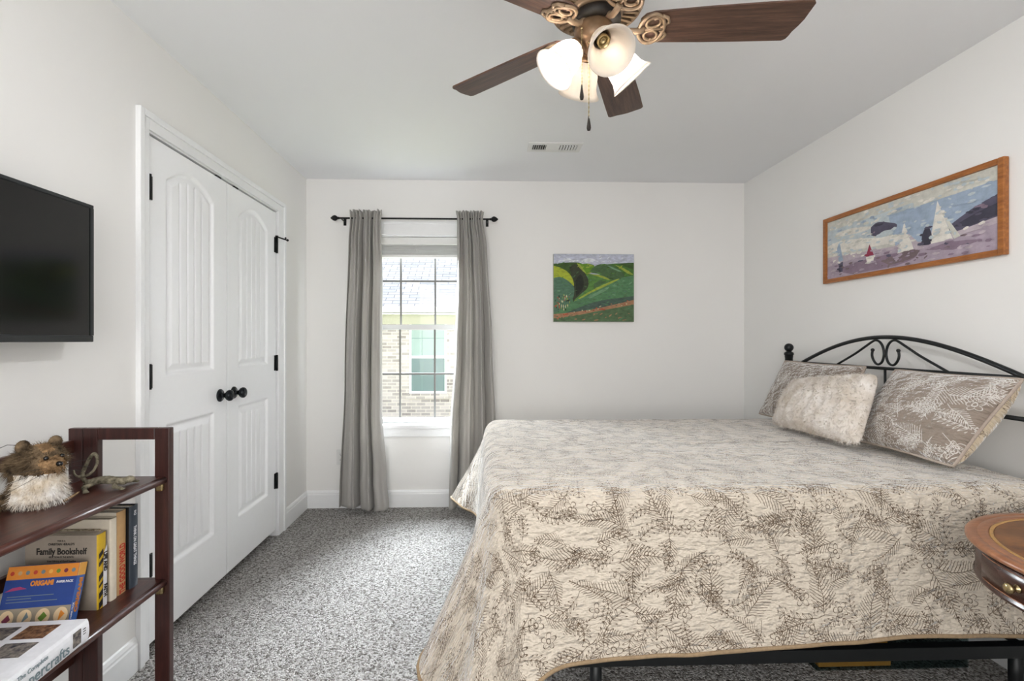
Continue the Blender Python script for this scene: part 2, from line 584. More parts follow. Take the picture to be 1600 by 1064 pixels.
obj('floor', B().box(XL - 0.8, XR + TH, YB - TH, YF + TH, -0.12, 0.0), M_CARPET, kind='structure')
obj('ceiling', B().box(XL - TH, XR + TH, YB - TH, YF + TH, H, H + 0.12), M_CEIL, kind='structure')
b = B()
b.box(XL - TH, XL, YB, DY0, 0, H).box(XL - TH, XL, DY1, YF + TH, 0, H).box(XL - TH, XL, DY0, DY1, DZ, H)
obj('wall_left', b, M_WALL, kind='structure')
b = B()
b.box(XL - 0.75, XL - 0.7, DY0 - 0.1, DY1 + 0.1, 0, H).box(XL - 0.7, XL - TH, DY0 - 0.1, DY0 - 0.05, 0, H).box(XL - 0.7, XL - TH, DY1 + 0.05, DY1 + 0.1, 0, H).box(XL - 0.7, XL - TH, DY0 - 0.05, DY1 + 0.05, H - 0.05, H)
obj('wall_closet', b, M_WALL, kind='structure')
obj('wall_right', B().box(XR, XR + TH, YB, YF + TH, 0, H), M_WALL, kind='structure')
b = B()
b.box(XL, WX0, YF, YF + TH, 0, H).box(WX1, XR, YF, YF + TH, 0, H).box(WX0, WX1, YF, YF + TH, 0, WZ0).box(WX0, WX1, YF, YF + TH, WZ1, H)
obj('wall_far', b, M_WALL, kind='structure')
BX0, BX1, BZ0, BZ1 = -1.2, 0.75, 0.55, 2.3  # opening added in the near wall for the rear fill light
b = B()
b.box(XL, BX0, YB - TH, YB, 0, H).box(BX1, XR, YB - TH, YB, 0, H).box(BX0, BX1, YB - TH, YB, 0, BZ0).box(BX0, BX1, YB - TH, YB, BZ1, H)
obj('wall_near', b, M_WALL, kind='structure')

# baseboards with a stepped top
def baseboard(name, p0, p1, nrm):
    p0, p1, nrm = Vector(p0), Vector(p1), Vector(nrm)
    prof = [(0, 0), (0.014, 0), (0.014, 0.098), (0.011, 0.104), (0.011, 0.112), (0.006, 0.124), (0.0, 0.128)]
    b = B()
    rows = [[p + nrm * a + Vector((0, 0, z)) for a, z in prof] for p in (p0, p1)]
    b.grid(rows, smooth=False)
    b.face(rows[0]); b.face(rows[1][::-1])
    return obj(name, b, M_TRIM, kind='structure')
baseboard('baseboard_far', (XL, YF, 0), (XR, YF, 0), (0, -1, 0))
baseboard('baseboard_left', (XL, YB, 0), (XL, DY0 - 0.06, 0), (1, 0, 0))
baseboard('baseboard_left_corner', (XL, DY1 + 0.095, 0), (XL, YF, 0), (1, 0, 0))
baseboard('baseboard_right', (XR, YB, 0), (XR, YF, 0), (-1, 0, 0))

# closet door casing
def casing():
    b = B()
    a0, a1, t = DY0 - 0.055, DY1 + 0.095, DZ + 0.065
    for y0, y1, inner in ((a0, DY0 + 0.006, 1), (DY1 - 0.006, a1, -1)):
        b.box(XL, XL + 0.012, y0, y1, 0, t, bev=0.002)
        yo = (y0, y0 + 0.026) if inner == 1 else (y1 - 0.026, y1)
        b.box(XL + 0.010, XL + 0.020, yo[0], yo[1], 0, t, bev=0.003)
    b.box(XL, XL + 0.012, DY0 + 0.0061, DY1 - 0.0061, DZ - 0.002, t, bev=0.002)
    b.box(XL + 0.010, XL + 0.020, a0 + 0.026, a1 - 0.026, t - 0.026, t, bev=0.003)
    # jambs
    b.box(XL - TH, XL, DY0, DY0 + 0.008, 0, DZ - 0.002).box(XL - TH, XL, DY1 - 0.008, DY1, 0, DZ - 0.002).box(XL - TH, XL, DY0 + 0.008, DY1 - 0.008, DZ - 0.008, DZ)
    return obj('trim_1', b, M_TRIM, kind='structure')
casing()

# ------------------------------------------------------------------ closet doors (arched plank panels)
DW, DH, DZ0 = 0.592, 2.004, 0.046
def door_depth(u, z):
    """recess below the stile face at door-local u (0..DW) and height z"""
    ul, ur = 0.116, DW - 0.116
    best = 0.0
    for zb, zt, rise in ((1.055, 1.862, 0.075), (0.25, 0.845, 0.0)):
        if u < ul or u > ur or z < zb: continue
        top = zt
        if rise:
            s = (u - (ul + ur) / 2) / ((ur - ul) / 2)
            top = zt + rise * (math.cos(s * math.pi / 2) ** 0.9 if abs(s) < 1 else 0)
        if z > top: continue
        d = min(u - ul, ur - u, z - zb, (top - z) * 0.93)
        if d < 0.009: r = 0.013 * d / 0.009
        elif d < 0.016: r = 0.013
        elif d < 0.042: r = 0.013 - 0.010 * (d - 0.016) / 0.026
        else:
            r = 0.003
            f = ((u - (ul + 0.042)) / ((ur - ul - 0.084) / 5.0)) % 1.0
            g = min(f, 1 - f)
            if 0.085 > g and 0.05 < (u - ul) < (ur - ul) - 0.05:
                r += 0.013 * (1 - g / 0.085)
        best = max(best, r)
    return best
def door_mesh():
    us = [i * DW / 148 for i in range(149)]
    zs = [i * DH / 400 for i in range(401)]
    b = B()
    rows = [[(-door_depth(u, z), u, z) for u in us] for z in zs]
    vr = b.grid(rows)
    rect = [(0, 0, 0), (0, DW, 0), (0, DW, DH), (0, 0, DH)]
    bk = [(x - 0.035, y, z) for x, y, z in rect]
    b.face(bk)
    for i in range(4):
        j = (i + 1) % 4
        b.face((rect[i], rect[j], bk[j], bk[i]))
    return b
LD_Y, RD_Y = 1.957, 2.555
def make_door(name, y0, hinge_side):
    b = door_mesh()
    bmesh.ops.translate(b.bm, vec=(XL - 0.002, y0, DZ0), verts=b.bm.verts)
    d = obj(name, b, M_DOOR, kind='structure')
    hy = y0 + 0.004 if hinge_side < 0 else y0 + DW - 0.004
    for i, hz in enumerate((1.845, 1.10, 0.355)):
        hb = B()
        hb.box(XL - 0.002, XL + 0.003, hy, hy - hinge_side * 0.022, hz - 0.047, hz + 0.047, bev=0.001)
        hb.tube([(XL + 0.006, hy, hz - 0.05), (XL + 0.006, hy, hz + 0.05)], 0.007)
        h = obj('hinge', hb, M_BLACK, d)
        if hinge_side > 0 and i == 0:
            sb = B()
            sb.tube([(XL + 0.006, hy, hz + 0.054), (XL + 0.030, hy + 0.012, hz + 0.046), (XL + 0.062, hy + 0.022, hz + 0.036)], 0.0045)
            sb.ball((XL + 0.064, hy + 0.022, hz + 0.036), 0.008).ball((XL + 0.055, hy + 0.014, hz + 0.048), 0.006)
            sb.lathe([(0, 0), (0.009, 0), (0.009, 0.010), (0, 0.010)], Matrix.Translation((XL + 0.006, hy, hz + 0.05)), 12)
            obj('hinge_pin_stop', sb, M_BLACK, h)
    ky = y0 + DW - 0.062 if hinge_side < 0 else y0 + 0.066
    kb = B()
    Mx = Matrix.Translation((XL - 0.002, ky, 0.968)) @ Matrix.Rotation(R(90), 4, 'Y')
    kb.lathe([(0, 0), (0.032, 0), (0.032, 0.004), (0.028, 0.009), (0.014, 0.012), (0.011, 0.016), (0.011, 0.026), (0.016, 0.031), (0.024, 0.038), (0.0285, 0.047), (0.027, 0.056), (0.021, 0.062), (0.010, 0.065), (0, 0.0655)], Mx, 28)
    obj('knob', kb, M_KNOB, d)
    cy = y0 + DW - 0.075 if hinge_side < 0 else y0 + 0.09
    obj('ball_catch', B().box(XL - 0.03, XL + 0.0005, cy - 0.022, cy + 0.022, DZ0 + DH + 0.0002, DZ0 + DH + 0.007), M_BLACK, d)
    return d
make_door('door_1', LD_Y, -1)
make_door('door_2', RD_Y, 1)

# ------------------------------------------------------------------ window
GY = 3.775
def frame_box(b, x0, x1, y0, y1, z0, z1, w):
    b.box(x0, x0 + w, y0, y1, z0, z1).box(x1 - w, x1, y0, y1, z0, z1).box(x0 + w, x1 - w, y0, y1, z0, z0 + w).box(x0 + w, x1 - w, y0, y1, z1 - w, z1)
b = B()
frame_box(b, WX0, WX1, YF, YF + TH, WZ0, WZ1, 0.012)                    # jamb liner
b.box(WX0 - 0.025, WX0 + 0.004, YF - 0.016, YF, WZ0 + 0.012, WZ1 + 0.0, bev=0.003)   # side casings
b.box(WX1 - 0.004, WX1 + 0.025, YF - 0.016, YF, WZ0 + 0.012, WZ1 + 0.0, bev=0.003)
b.box(WX0 - 0.03, WX1 + 0.03, YF - 0.018, YF, WZ1 - 0.004, WZ1 + 0.085, bev=0.003)
b.box(WX0 - 0.035, WX1 + 0.035, YF - 0.026, YF, WZ1 + 0.078, WZ1 + 0.096, bev=0.003)
win = obj('window_1', b, M_TRIM, kind='structure')
b = B()
b.box(WX0 - 0.03, WX1 + 0.03, YF - 0.030, YF + 0.09, WZ0 - 0.012, WZ0 + 0.014, bev=0.004)
obj('stool', b, M_TRIM, win)
b = B()
b.box(WX0 - 0.02, WX1 + 0.02, YF - 0.016, YF, WZ0 - 0.075, WZ0 - 0.012, bev=0.003)
obj('apron', b, M_TRIM, win)
def sash(name, z0, z1, y0, mun):
    b = B()
    x0, x1 = WX0 + 0.012, WX1 - 0.012
    frame_box(b, x0, x1, y0, y0 + 0.03, z0, z1, 0.036)
    o = obj(name, b, M_SASH, win)
    m = B()
    gx0, gx1 = x0 + 0.036, x1 - 0.036
    for k in (1, 2):
        xx = gx0 + (gx1 - gx0) * k / 3
        m.box(xx - 0.007, xx + 0.007, y0 + 0.010, y0 + 0.018, z0 + 0.036, z1 - 0.036)
    m.box(gx0, gx1, y0 + 0.0095, y0 + 0.0185, mun - 0.007, mun + 0.007)
    obj('muntin', m, M_MUNT, o)
    g = B().box(gx0 - 0.004, gx1 + 0.004, y0 + 0.012, y0 + 0.016, z0 + 0.032, z1 - 0.032)
    obj('pane', g, M_GLASS, o)
M_SASH = plain('vinyl_sash', (204, 204, 204), 0.45, var=0.01)  # vinyl greyed so that its backlit shade sits in the colour
M_MUNT = plain('grey_muntin', (112, 111, 109), 0.5, var=0.02)
sash('lower_sash', 0.614, 1.362, GY - 0.018, 0.985)
sash('upper_sash', 1.322, WZ1 - 0.012, GY + 0.022, 1.700)

# raised mini blind in the head of the window
blind = thing('window_blind', (-0.505, 3.71, 1.85), 'white slatted blind pulled up to the head of the window behind the curtain rod', 'blind')
x0, x1 = WX0 + 0.02, WX1 - 0.02
obj('valance', B().box(x0, x1, 3.685, 3.692, 1.962, 2.015, bev=0.002), M_PLASTIC, blind)
obj('headrail', B().box(x0, x1, 3.693, 3.733, 1.975, 2.012, bev=0.002), M_PLASTIC, blind)
for i in range(11):
    z = 1.889 + i * 0.0068
    obj('slat', B().box(x0 + 0.004, x1 - 0.004, 3.686 + 0.001 * (i % 3), 3.736 - 0.001 * (i % 2), z, z + 0.0032, bev=0.001), M_PLASTIC, blind)
obj('bottom_rail', B().box(x0 + 0.002, x1 - 0.002, 3.686, 3.736, 1.864, 1.886, bev=0.003), M_PLASTIC, blind)
cb = B()
cp = [(-0.53 + 0.022 * math.sin(t * 1.9) + 0.004 * t, 3.681, 1.935 + 0.028 * math.cos(t * 1.3)) for t in [i * 0.35 for i in range(40)]]
cb.tube(cp, 0.0016, 6)
obj('lift_cord', cb, M_PLASTIC, blind)

# unseen window frame, added round the rear fill light
b = B()
frame_box(b, BX0, BX1, YB - TH, YB, BZ0, BZ1, 0.05)
b.box((BX0 + BX1) / 2 - 0.025, (BX0 + BX1) / 2 + 0.025, YB - 0.09, YB - 0.05, BZ0 + 0.05, BZ1 - 0.05)
obj('added_window', b, M_TRIM, kind='structure')

# ------------------------------------------------------------------ curtain rod and curtains
RY, RZ = 3.588, 2.13
rod = thing('curtain_rod', (-0.51, RY, RZ), 'thin black curtain rod with acorn finials above the window', 'curtain rod')
obj('rod', B().tube([(-1.045, RY, RZ), (0.045, RY, RZ)], 0.0065, 12), M_BLACK, rod)
for s, xx in ((-1, -1.045), (1, 0.045)):
    Mx = Matrix.Translation((xx, RY, RZ)) @ Matrix.Rotation(R(90) * s, 4, 'Y')
    obj('finial', B().lathe([(0, 0), (0.0075, 0), (0.0095, 0.004), (0.0075, 0.010), (0.011, 0.014), (0.019, 0.024), (0.021, 0.034), (0.017, 0.046), (0.009, 0.056), (0.004, 0.062), (0, 0.064)], Mx, 20), M_BLACK, rod)
for xx in (-1.028, 0.028):
    bb = B()
    bb.tube([(xx, YF - 0.004, RZ - 0.008), (xx, RY + 0.02, RZ - 0.008), (xx, RY, RZ - 0.008)], 0.004, 8).box(xx - 0.010, xx + 0.010, YF - 0.004, YF, RZ - 0.035, RZ + 0.02)
    obj('bracket', bb, M_BLACK, rod)

def curtain(label, left_edge, right_edge, amp, ph, ztop, zbot, nf, hemdz):
    """left_edge/right_edge: lists of (z, x)"""
    def ip(tab, z):
        tab = sorted(tab)
        if z <= tab[0][0]: return tab[0][1]
        for (z0, a), (z1, b_) in zip(tab, tab[1:]):
            if z <= z1: 
                t = (z - z0) / (z1 - z0); t = t * t * (3 - 2 * t)
                return a + (b_ - a) * t
        return tab[-1][1]
    rows = []
    NU, NV = 150, 110
    for j in range(NV + 1):
        v = j / NV
        row = []
        for i in range(NU + 1):
            u = i / NU
            zb = zbot + hemdz(u)
            z = zb + (ztop - zb) * v
            xl, xr = ip(left_edge, z), ip(right_edge, z)
            d = max(0.0, (RZ - z)) / (RZ - 0.05)               # 0 at rod, 1 at hem
            x = xl + (xr - xl) * u
            A = amp * (0.30 + 0.70 * min(1, d * 2.2) ** 0.7)
            uw = u + 0.045 * math.sin(2 * math.pi * u + 9 * ph) + 0.02 * math.sin(5.1 * math.pi * u + d)
            big = 1 - 2 * abs(math.cos(math.pi * (nf * uw + ph))) ** 0.55 + 0.25 * math.sin(2 * math.pi * (2.3 * nf * u + 0.2) + 2 * d) * (1 - 0.6 * d)
            fine = math.sin(2 * math.pi * (nf * 3.1 * u + 0.3 + ph)) * max(0, 1 - d * 3.2)
            y = RY - 0.034 * min(1, d * 3) + A * big + 0.013 * fine
            x += 0.010 * math.cos(2 * math.pi * (nf * u + ph)) * min(1, d * 2)
            if z > RZ + 0.012:                                   # ruffled heading
                k = (z - RZ - 0.012) / 0.045
                y += 0.012 * k * math.sin(2 * math.pi * nf * 3.5 * u + 2 * k) + 0.006 * k * math.sin(2 * math.pi * 11 * u)
                z += 0.006 * math.sin(2 * math.pi * nf * 2.3 * u + 1.0)
            elif z > RZ - 0.016:
                y = RY + (y - RY) * 0.5 - 0.004
            row.append((x, min(y, YF - 0.033), z))
        rows.append(row)
    b = B(); b.grid(rows)
    o = obj('curtain', b, M_CURT, label=label, cat='curtain', group='grey curtains on the black rod')
    m = o.modifiers.new('thickness', 'SOLIDIFY'); m.thickness = 0.0018
    return o
curtain('grey satin curtain panel on the left side of the window, hem hanging just above carpet',
        [(2.19, -0.972), (2.13, -0.965), (1.95, -0.975), (1.0, -0.995), (0.0, -1.035)],
        [(2.19, -0.735), (2.13, -0.742), (1.6, -0.725), (0.75, -0.722), (0.25, -0.690), (0.05, -0.672), (0.0, -0.70)],
        0.062, 0.30, 2.185, 0.03, 3.0, lambda u: 0.02 * math.sin(5 * u + 0.5) + 0.03 * u * u)
curtain('grey satin curtain panel on the right side of the window, partly behind the bed',
        [(2.19, -0.202), (2.13, -0.192), (1.6, -0.188), (1.2, -0.20), (0.6, -0.232), (0.0, -0.245)],
        [(2.19, 0.005), (2.13, -0.002), (1.9, 0.025), (1.2, 0.055), (0.6, 0.078), (0.0, 0.085)],
        0.060, 0.72, 2.185, 0.03, 3.4, lambda u: 0.015 * math.sin(4 * u))

# ------------------------------------------------------------------ wall outlet, ceiling vent
ou = thing('wall_outlet', (-1.055, YF - 0.006, 0.36), 'white duplex wall outlet beside the left curtain', 'outlet')
obj('cover_plate', B().box(-1.09, -1.02, YF - 0.006, YF - 0.0005, 0.318, 0.432, bev=0.002), M_PLASTIC, ou)
for z in (0.354, 0.396):
    rb = B().box(-1.071, -1.039, YF - 0.0085, YF - 0.006, z - 0.014, z + 0.014, bev=0.003)
    rc = obj('receptacle', rb, M_PLASTIC, ou)
    sb = B().box(-1.0625, -1.0600, YF - 0.0092, YF - 0.0085, z - 0.003, z + 0.006).box(-1.0500, -1.0475, YF - 0.0092, YF - 0.0085, z - 0.002, z + 0.006).box(-1.058, -1.052, YF - 0.0092, YF - 0.0085, z - 0.011, z - 0.006)
    obj('slots', sb, M_SLOT, rc)

ve = thing('ceiling_vent', (0.44, 3.02, H), 'white metal air register set in the ceiling near the far wall', 'vent')
b = B()
vx0, vx1, vy0, vy1 = 0.275, 0.605, 2.945, 3.085
frame_box(b, vx0, vx1, vy0, vy1, H - 0.008, H - 0.0005, 0.026) if False else None
b.box(vx0, vx1, vy0, vy0 + 0.03, H - 0.007, H - 0.0005).box(vx0, vx1, vy1 - 0.03, vy1, H - 0.007, H - 0.0005).box(vx0, vx0 + 0.028, vy0 + 0.03, vy1 - 0.03, H - 0.007, H - 0.0005).box(vx1 - 0.028, vx1, vy0 + 0.03, vy1 - 0.03, H - 0.007, H - 0.0005)
b.box(0.387, 0.470, vy0 + 0.03, vy1 - 0.03, H - 0.006, H - 0.0005)
obj('frame', b, M_PLASTIC, ve)
obj('duct_opening', B().box(vx0 + 0.028, vx1 - 0.028, vy0 + 0.03, vy1 - 0.03, H - 0.002, H - 0.0004), M_SLOT, ve)
for x0_, x1_, n_, tw in ((vx0 + 0.03, 0.386, 6, 0.4), (0.472, vx1 - 0.03, 6, 0.9)):
    for i in range(n_):
        xx = x0_ + (x1_ - x0_) * (i + 0.5) / n_
        Mx = Matrix.Translation((xx, 3.015, H - 0.0075)) @ Matrix.Rotation(R(-55 if tw < 0.5 else 38), 4, 'Y')
        obj('louver', B().box(-0.0062, 0.0062, -0.0395, 0.0395, -0.0006, 0.0006, M=Mx), M_PLASTIC, ve)

# ------------------------------------------------------------------ television
tv = thing('television', (XL, 1.19, 1.24), 'black flat television mounted on the left wall', 'television')
TX = -1.212
y0, y1, z0, z1 = 0.815, 1.562, 1.238, 1.662
obj('casing', B().box(TX - 0.040, TX - 0.004, y0, y1, z0, z1, bev=0.006).box(TX - 0.062, TX - 0.040, y0 + 0.12, y1 - 0.12, z0 + 0.06, z1 - 0.1, bev=0.006), M_TVB, tv)
b = B()
b.box(TX - 0.005, TX + 0.001, y0, y1, z1 - 0.011, z1, bev=0.002).box(TX - 0.005, TX + 0.001, y0, y1, z0, z0 + 0.020, bev=0.003)
b.box(TX - 0.005, TX + 0.001, y0, y0 + 0.010, z0 + 0.02, z1 - 0.011).box(TX - 0.005, TX + 0.001, y1 - 0.010, y1, z0 + 0.02, z1 - 0.011)
obj('bezel', b, M_TVB, tv)
obj('screen', B().box(TX - 0.0045, TX - 0.002, y0 + 0.010, y1 - 0.010, z0 + 0.02, z1 - 0.011), M_SCREEN, tv)
obj('wall_mount', B().box(XL, XL + 0.012, 1.09, 1.29, 1.36, 1.56).box(XL + 0.012, TX - 0.062, 1.15, 1.23, 1.42, 1.50), M_BLACK, tv)

# ------------------------------------------------------------------ paintings
def painting(name, size_w, size_h, layers, to_world, mats):
    """flat picture made of stacked colour patches in ONE mesh; uv of patches 0..1, v downwards"""
    b = B()
    for k, (mi, poly) in enumerate(layers):
        vs = [to_world(u * size_w, -v * size_h, 0.00022 * k) for u, v in poly]
        f = b.face(vs, mi)
    bmesh.ops.triangulate(b.bm, faces=b.bm.faces)
    return b
def brushed(name, rgb, var=0.28, sc=(30, 30, 60)):
    g = G(name)
    n = g.noise(g.coord('Object', sc), 1.0, 4.0, 0.65)
    c = lin(rgb)
    col = g.ramp(n, [(0.28, tuple(x * (1 - var) for x in c[:3]) + (1,)), (0.5, c), (0.72, tuple(min(1, x * (1 + var)) for x in c[:3]) + (1,))])
    return g.fin(col, 0.6, 0, 0.3)

hill_cols = [(186, 190, 206), (62, 88, 42), (98, 140, 40), (74, 102, 66), (70, 110, 50), (58, 64, 48), (160, 172, 52), (84, 118, 96),
             (86, 128, 62), (84, 126, 88), (150, 164, 66), (72, 92, 82), (164, 122, 92), (84, 108, 76), (206, 200, 160), (176, 74, 50), (38, 44, 34), (216, 220, 226), (112, 150, 116)]
HM = [brushed('hill_paint', c) for c in hill_cols]
def smooth_poly(pts, n=4):
    return [tuple(p) for p in [(q.x, q.y) for q in catmull([(a, b_, 0) for a, b_ in pts] , n)]]
hl = [
 (9, [(0, 0), (1, 0), (1, 1), (0, 1)]),
 (0, [(0, 0), (1, 0), (1, .3), (0, .3)]),
 (17, smooth_poly([(.10, .09), (.16, .055), (.22, .075), (.20, .095), (.12, .105)])),
 (17, smooth_poly([(.34, .10), (.42, .06), (.52, .085), (.46, .12), (.38, .12)])),
 (1, smooth_poly([(0, .145), (.17, .127), (.31, .127), (.38, .16)]) + [(.45, .6), (0, .6)]),
 (4, smooth_poly([(.62, .16), (.72, .142), (.88, .132), (1, .125)]) + [(1, .42), (.7, .45)]),
 (1, smooth_poly([(.80, .138), (.9, .13), (1, .125)]) + [(1, .235), (.93, .20)]),
 (2, smooth_poly([(.31, .128), (.36, .15), (.42, .14), (.50, .165), (.50, .2), (.45, .28), (.42, .33)]) + [(.34, .2)]),
 (3, smooth_poly([(.44, .27), (.50, .19), (.56, .155), (.64, .145), (.72, .17), (.82, .23), (.88, .30), (.86, .37), (.78, .39), (.70, .38), (.58, .30)])),
 (18, smooth_poly([(.66, .165), (.74, .195), (.84, .255), (.80, .25), (.72, .21)])),
 (10, smooth_poly([(.76, .155), (.86, .2), (.95, .26), (.99, .30), (.93, .29), (.84, .22)])),
 (5, smooth_poly([(.17, .25), (.21, .19), (.27, .15), (.33, .22), (.39, .29), (.43, .38), (.435, .48), (.38, .58), (.30, .66), (.24, .70), (.25, .5), (.23, .36)])),
 (16, smooth_poly([(.27, .40), (.33, .30), (.37, .38), (.36, .52), (.28, .62)])),
 (10, smooth_poly([(.29, .135), (.33, .16), (.38, .24), (.41, .29), (.37, .26), (.31, .19)])),
 (8, smooth_poly([(.42, .29), (.50, .30), (.60, .315), (.68, .36), (.71, .385), (.64, .43), (.5, .53), (.36, .63), (.25, .69), (.33, .6), (.42, .5), (.435, .38)])),
 (10, smooth_poly([(.45, .298), (.60, .318), (.70, .375), (.66, .375), (.56, .335)])),
 (3, smooth_poly([(.50, .44), (.58, .38), (.66, .39), (.58, .46), (.50, .51)])),
 (6, smooth_poly([(0, .175), (.08, .20), (.16, .25), (.22, .33), (.248, .42), (.24, .48), (.12, .44), (0, .42)])),
 (1, [(0, .145), (.1, .15), (.2, .21), (.22, .31), (.16, .25), (.08, .2), (0, .175)]),
 (7, smooth_poly([(0, .355), (.08, .34), (.16, .38), (.22, .44), (.255, .50), (.25, .62), (.21, .72), (.1, .82), (0, .87)])),
 (9, smooth_poly([(.04, .86), (.15, .79), (.25, .70), (.35, .625), (.45, .555), (.58, .475), (.72, .40), (.86, .345), (1, .315)]) + [(1, .72), (.6, .86), (0, .95)]),
 (10, smooth_poly([(.25, .70), (.35, .622), (.45, .553), (.58, .473), (.72, .398), (.84, .352), (.74, .42), (.60, .50), (.47, .57), (.36, .645)])),
 (18, smooth_poly([(.42, .645), (.55, .555), (.68, .485), (.66, .53), (.55, .60), (.45, .66)])),
 (11, smooth_poly([(.30, .80), (.45, .73), (.62, .68), (.8, .65), (1, .62)]) + [(1, .70), (.75, .76), (.45, .83), (.15, .87)]),
 (12, smooth_poly([(0, .89), (.2, .865), (.45, .825), (.65, .775), (.85, .72), (1, .675)]) + [(1, .76), (.6, .86), (.2, .94), (0, .97)]),
 (13, smooth_poly([(0, .95), (.25, .915), (.5, .855), (.75, .80), (1, .745)]) + [(1, 1), (0, 1)]),
]
rnd = random.Random(3)
for i in range(70):
    if i < 38:
        u, v = rnd.uniform(.02, .20), rnd.uniform(.60, .84); mi = rnd.choice((14, 14, 15, 16, 10))
        w, h = rnd.uniform(.004, .008), rnd.uniform(.012, .03)
    else:
        u = rnd.uniform(.05, 1 - .02); v = .945 - .25 * u + rnd.uniform(-.03, .03); mi = rnd.choice((14, 12, 15, 12))
        w, h = rnd.uniform(.006, .014), rnd.uniform(.006, .012)
    hl.append((mi, [(u - w, v), (u, v - h), (u + w, v), (u, v + h)]))
def inside(p, poly):
    c = False
    for (x0, y0), (x1, y1) in zip(poly, poly[1:] + poly[:1]):
        if (y0 > p[1]) != (y1 > p[1]) and p[0] < (x1 - x0) * (p[1] - y0) / (y1 - y0) + x0: c = not c
    return c
def dabs(layers, n, alt, wh, seed, slant):
    """short brush strokes in neighbouring colours laid over the patches"""
    rr = random.Random(seed); base = list(layers)
    for _ in range(n):
        u, v = rr.uniform(.02, .98), rr.uniform(.02, .98)
        mi = ([9] + [m for m, p in base if inside((u, v), p)])[-1]
        mi = rr.choice(alt.get(mi, (mi,)))
        w, h = rr.uniform(*wh[0]), rr.uniform(*wh[1]); a = rr.uniform(*slant)
        c, s_ = math.cos(a), math.sin(a)
        layers.append((mi, [(min(.995, max(.005, u + x * c - y * s_)), min(.995, max(.005, v + x * s_ + y * c))) for x, y in ((-w, 0), (-w * .4, -h), (w * .6, -h * .8), (w, 0), (w * .3, h), (-w * .6, h * .7))]))
hl_d = []
dabs(hl, 260, {0: (0, 17), 1: (1, 4, 3), 2: (2, 10, 4), 3: (3, 1, 8), 4: (4, 8, 1), 5: (5, 16, 3), 6: (6, 10, 2), 7: (7, 9, 18), 8: (8, 4, 9), 9: (9, 18, 13, 7), 10: (10, 6), 11: (11, 9, 7), 12: (12, 13, 15), 13: (13, 9, 12), 17: (17, 0), 18: (18, 9)}, ((.012, .035), (.004, .010)), 5, (-.9, .3))
pw, phh = 0.607, 0.508
px0, pz1, py_ = 0.523, 1.889, YF - 0.034
pt = thing('canvas_painting', (px0 + pw / 2, py_ + 0.017, pz1 - phh), 'unframed canvas painting of rolling green hills on the far wall', 'painting')
obj('canvas', B().box(px0, px0 + pw, py_ + 0.0005, YF - 0.001, pz1 - phh, pz1, bev=0.002), M_CANVAS, pt)
b = painting('hills', pw - 0.002, phh - 0.002, hl, lambda a, c, k: (px0 + 0.001 + a, py_ - k * 0.06, pz1 - 0.001 + c), HM)
obj('painted_face', b, HM, pt, recalc=False)

# framed seaside print on the right wall: plain generic beach
sea_cols = [(206, 205, 196), (192, 202, 206), (160, 176, 196), (172, 158, 172), (140, 122, 138), (92, 88, 106), (226, 222, 214), (152, 60, 84), (70, 68, 82), (188, 176, 184), (124, 108, 112)]
SM = [brushed('beach_paint', c, 0.16, (60, 26, 34)) for c in sea_cols]
sl = [
 (0, [(0, 0), (1, 0), (1, 1), (0, 1)]),
 (1, smooth_poly([(0, .16), (.3, .14), (.6, .12)]) + [(.6, .5), (0, .5)]),
 (2, smooth_poly([(.45, .20), (.7, .19), (1, .17)]) + [(1, .7), (.5, .75)]),
 (6, smooth_poly([(0, .42), (.12, .38), (.28, .44), (.40, .50), (.52, .52), (.50, .62), (.30, .60), (.14, .58), (0, .55)])),
 (6, smooth_poly([(.05, .24), (.2, .22), (.35, .30), (.25, .33), (.1, .30)])),
 (5, smooth_poly([(.335, .30), (.38, .25), (.45, .30), (.50, .36), (.49, .42), (.42, .41), (.37, .46), (.335, .42)])),
 (5, smooth_poly([(.72, .66), (.80, .55), (.88, .44), (.94, .38), (1, .33)]) + [(1, .66), (.86, .72)]),
 (8, smooth_poly([(.80, .60), (.88, .52), (.96, .46), (1, .44)]) + [(1, .58), (.88, .64)]),
 (9, smooth_poly([(0, .62), (.14, .63), (.30, .66), (.5, .68), (.7, .70), (.85, .66), (1, .60)]) + [(1, 1), (0, 1)]),
 (3, smooth_poly([(0, .78), (.2, .74), (.42, .72), (.62, .73), (.8, .74), (1, .68)]) + [(1, 1), (0, 1)]),
 (4, smooth_poly([(.06, .88), (.22, .80), (.40, .78), (.55, .80), (.62, .88), (.5, .97), (.2, .98)])),
 (10, smooth_poly([(.40, .86), (.52, .79), (.62, .80), (.60, .90), (.46, .95)])),
 (4, smooth_poly([(.66, .83), (.78, .79), (.92, .84), (.80, .90)])),
 # beached boats with furled pale sails, and one small rose sail
 (6, [(.545, .36), (.60, .78), (.505, .80)]), (9, [(.555, .50), (.66, .80), (.61, .80)]),
 (6, [(.725, .20), (.80, .76), (.685, .76)]), (0, [(.735, .30), (.835, .74), (.805, .76)]),
 (8, smooth_poly([(.645, .62), (.67, .50), (.695, .62), (.69, .76), (.64, .75)])),
 (7, [(.325, .56), (.355, .74), (.30, .74)]), (6, [(.30, .75), (.36, .75), (.35, .86), (.31, .86)]),
 (2, [(.10, .38), (.13, .72), (.095, .74), (.08, .50)]), (5, [(.09, .76), (.13, .74), (.125, .92), (.10, .92)]),
]
dabs(sl, 420, {0: (0, 1, 6), 1: (1, 6, 2, 0), 2: (2, 1, 2), 3: (3, 9, 10, 4), 4: (4, 10, 3, 5), 5: (5, 8, 4), 6: (6, 0, 1), 7: (7,), 8: (8, 5), 9: (9, 3, 6), 10: (10, 4, 3)}, ((.006, .024), (.008, .026)), 9, (-.5, .5))
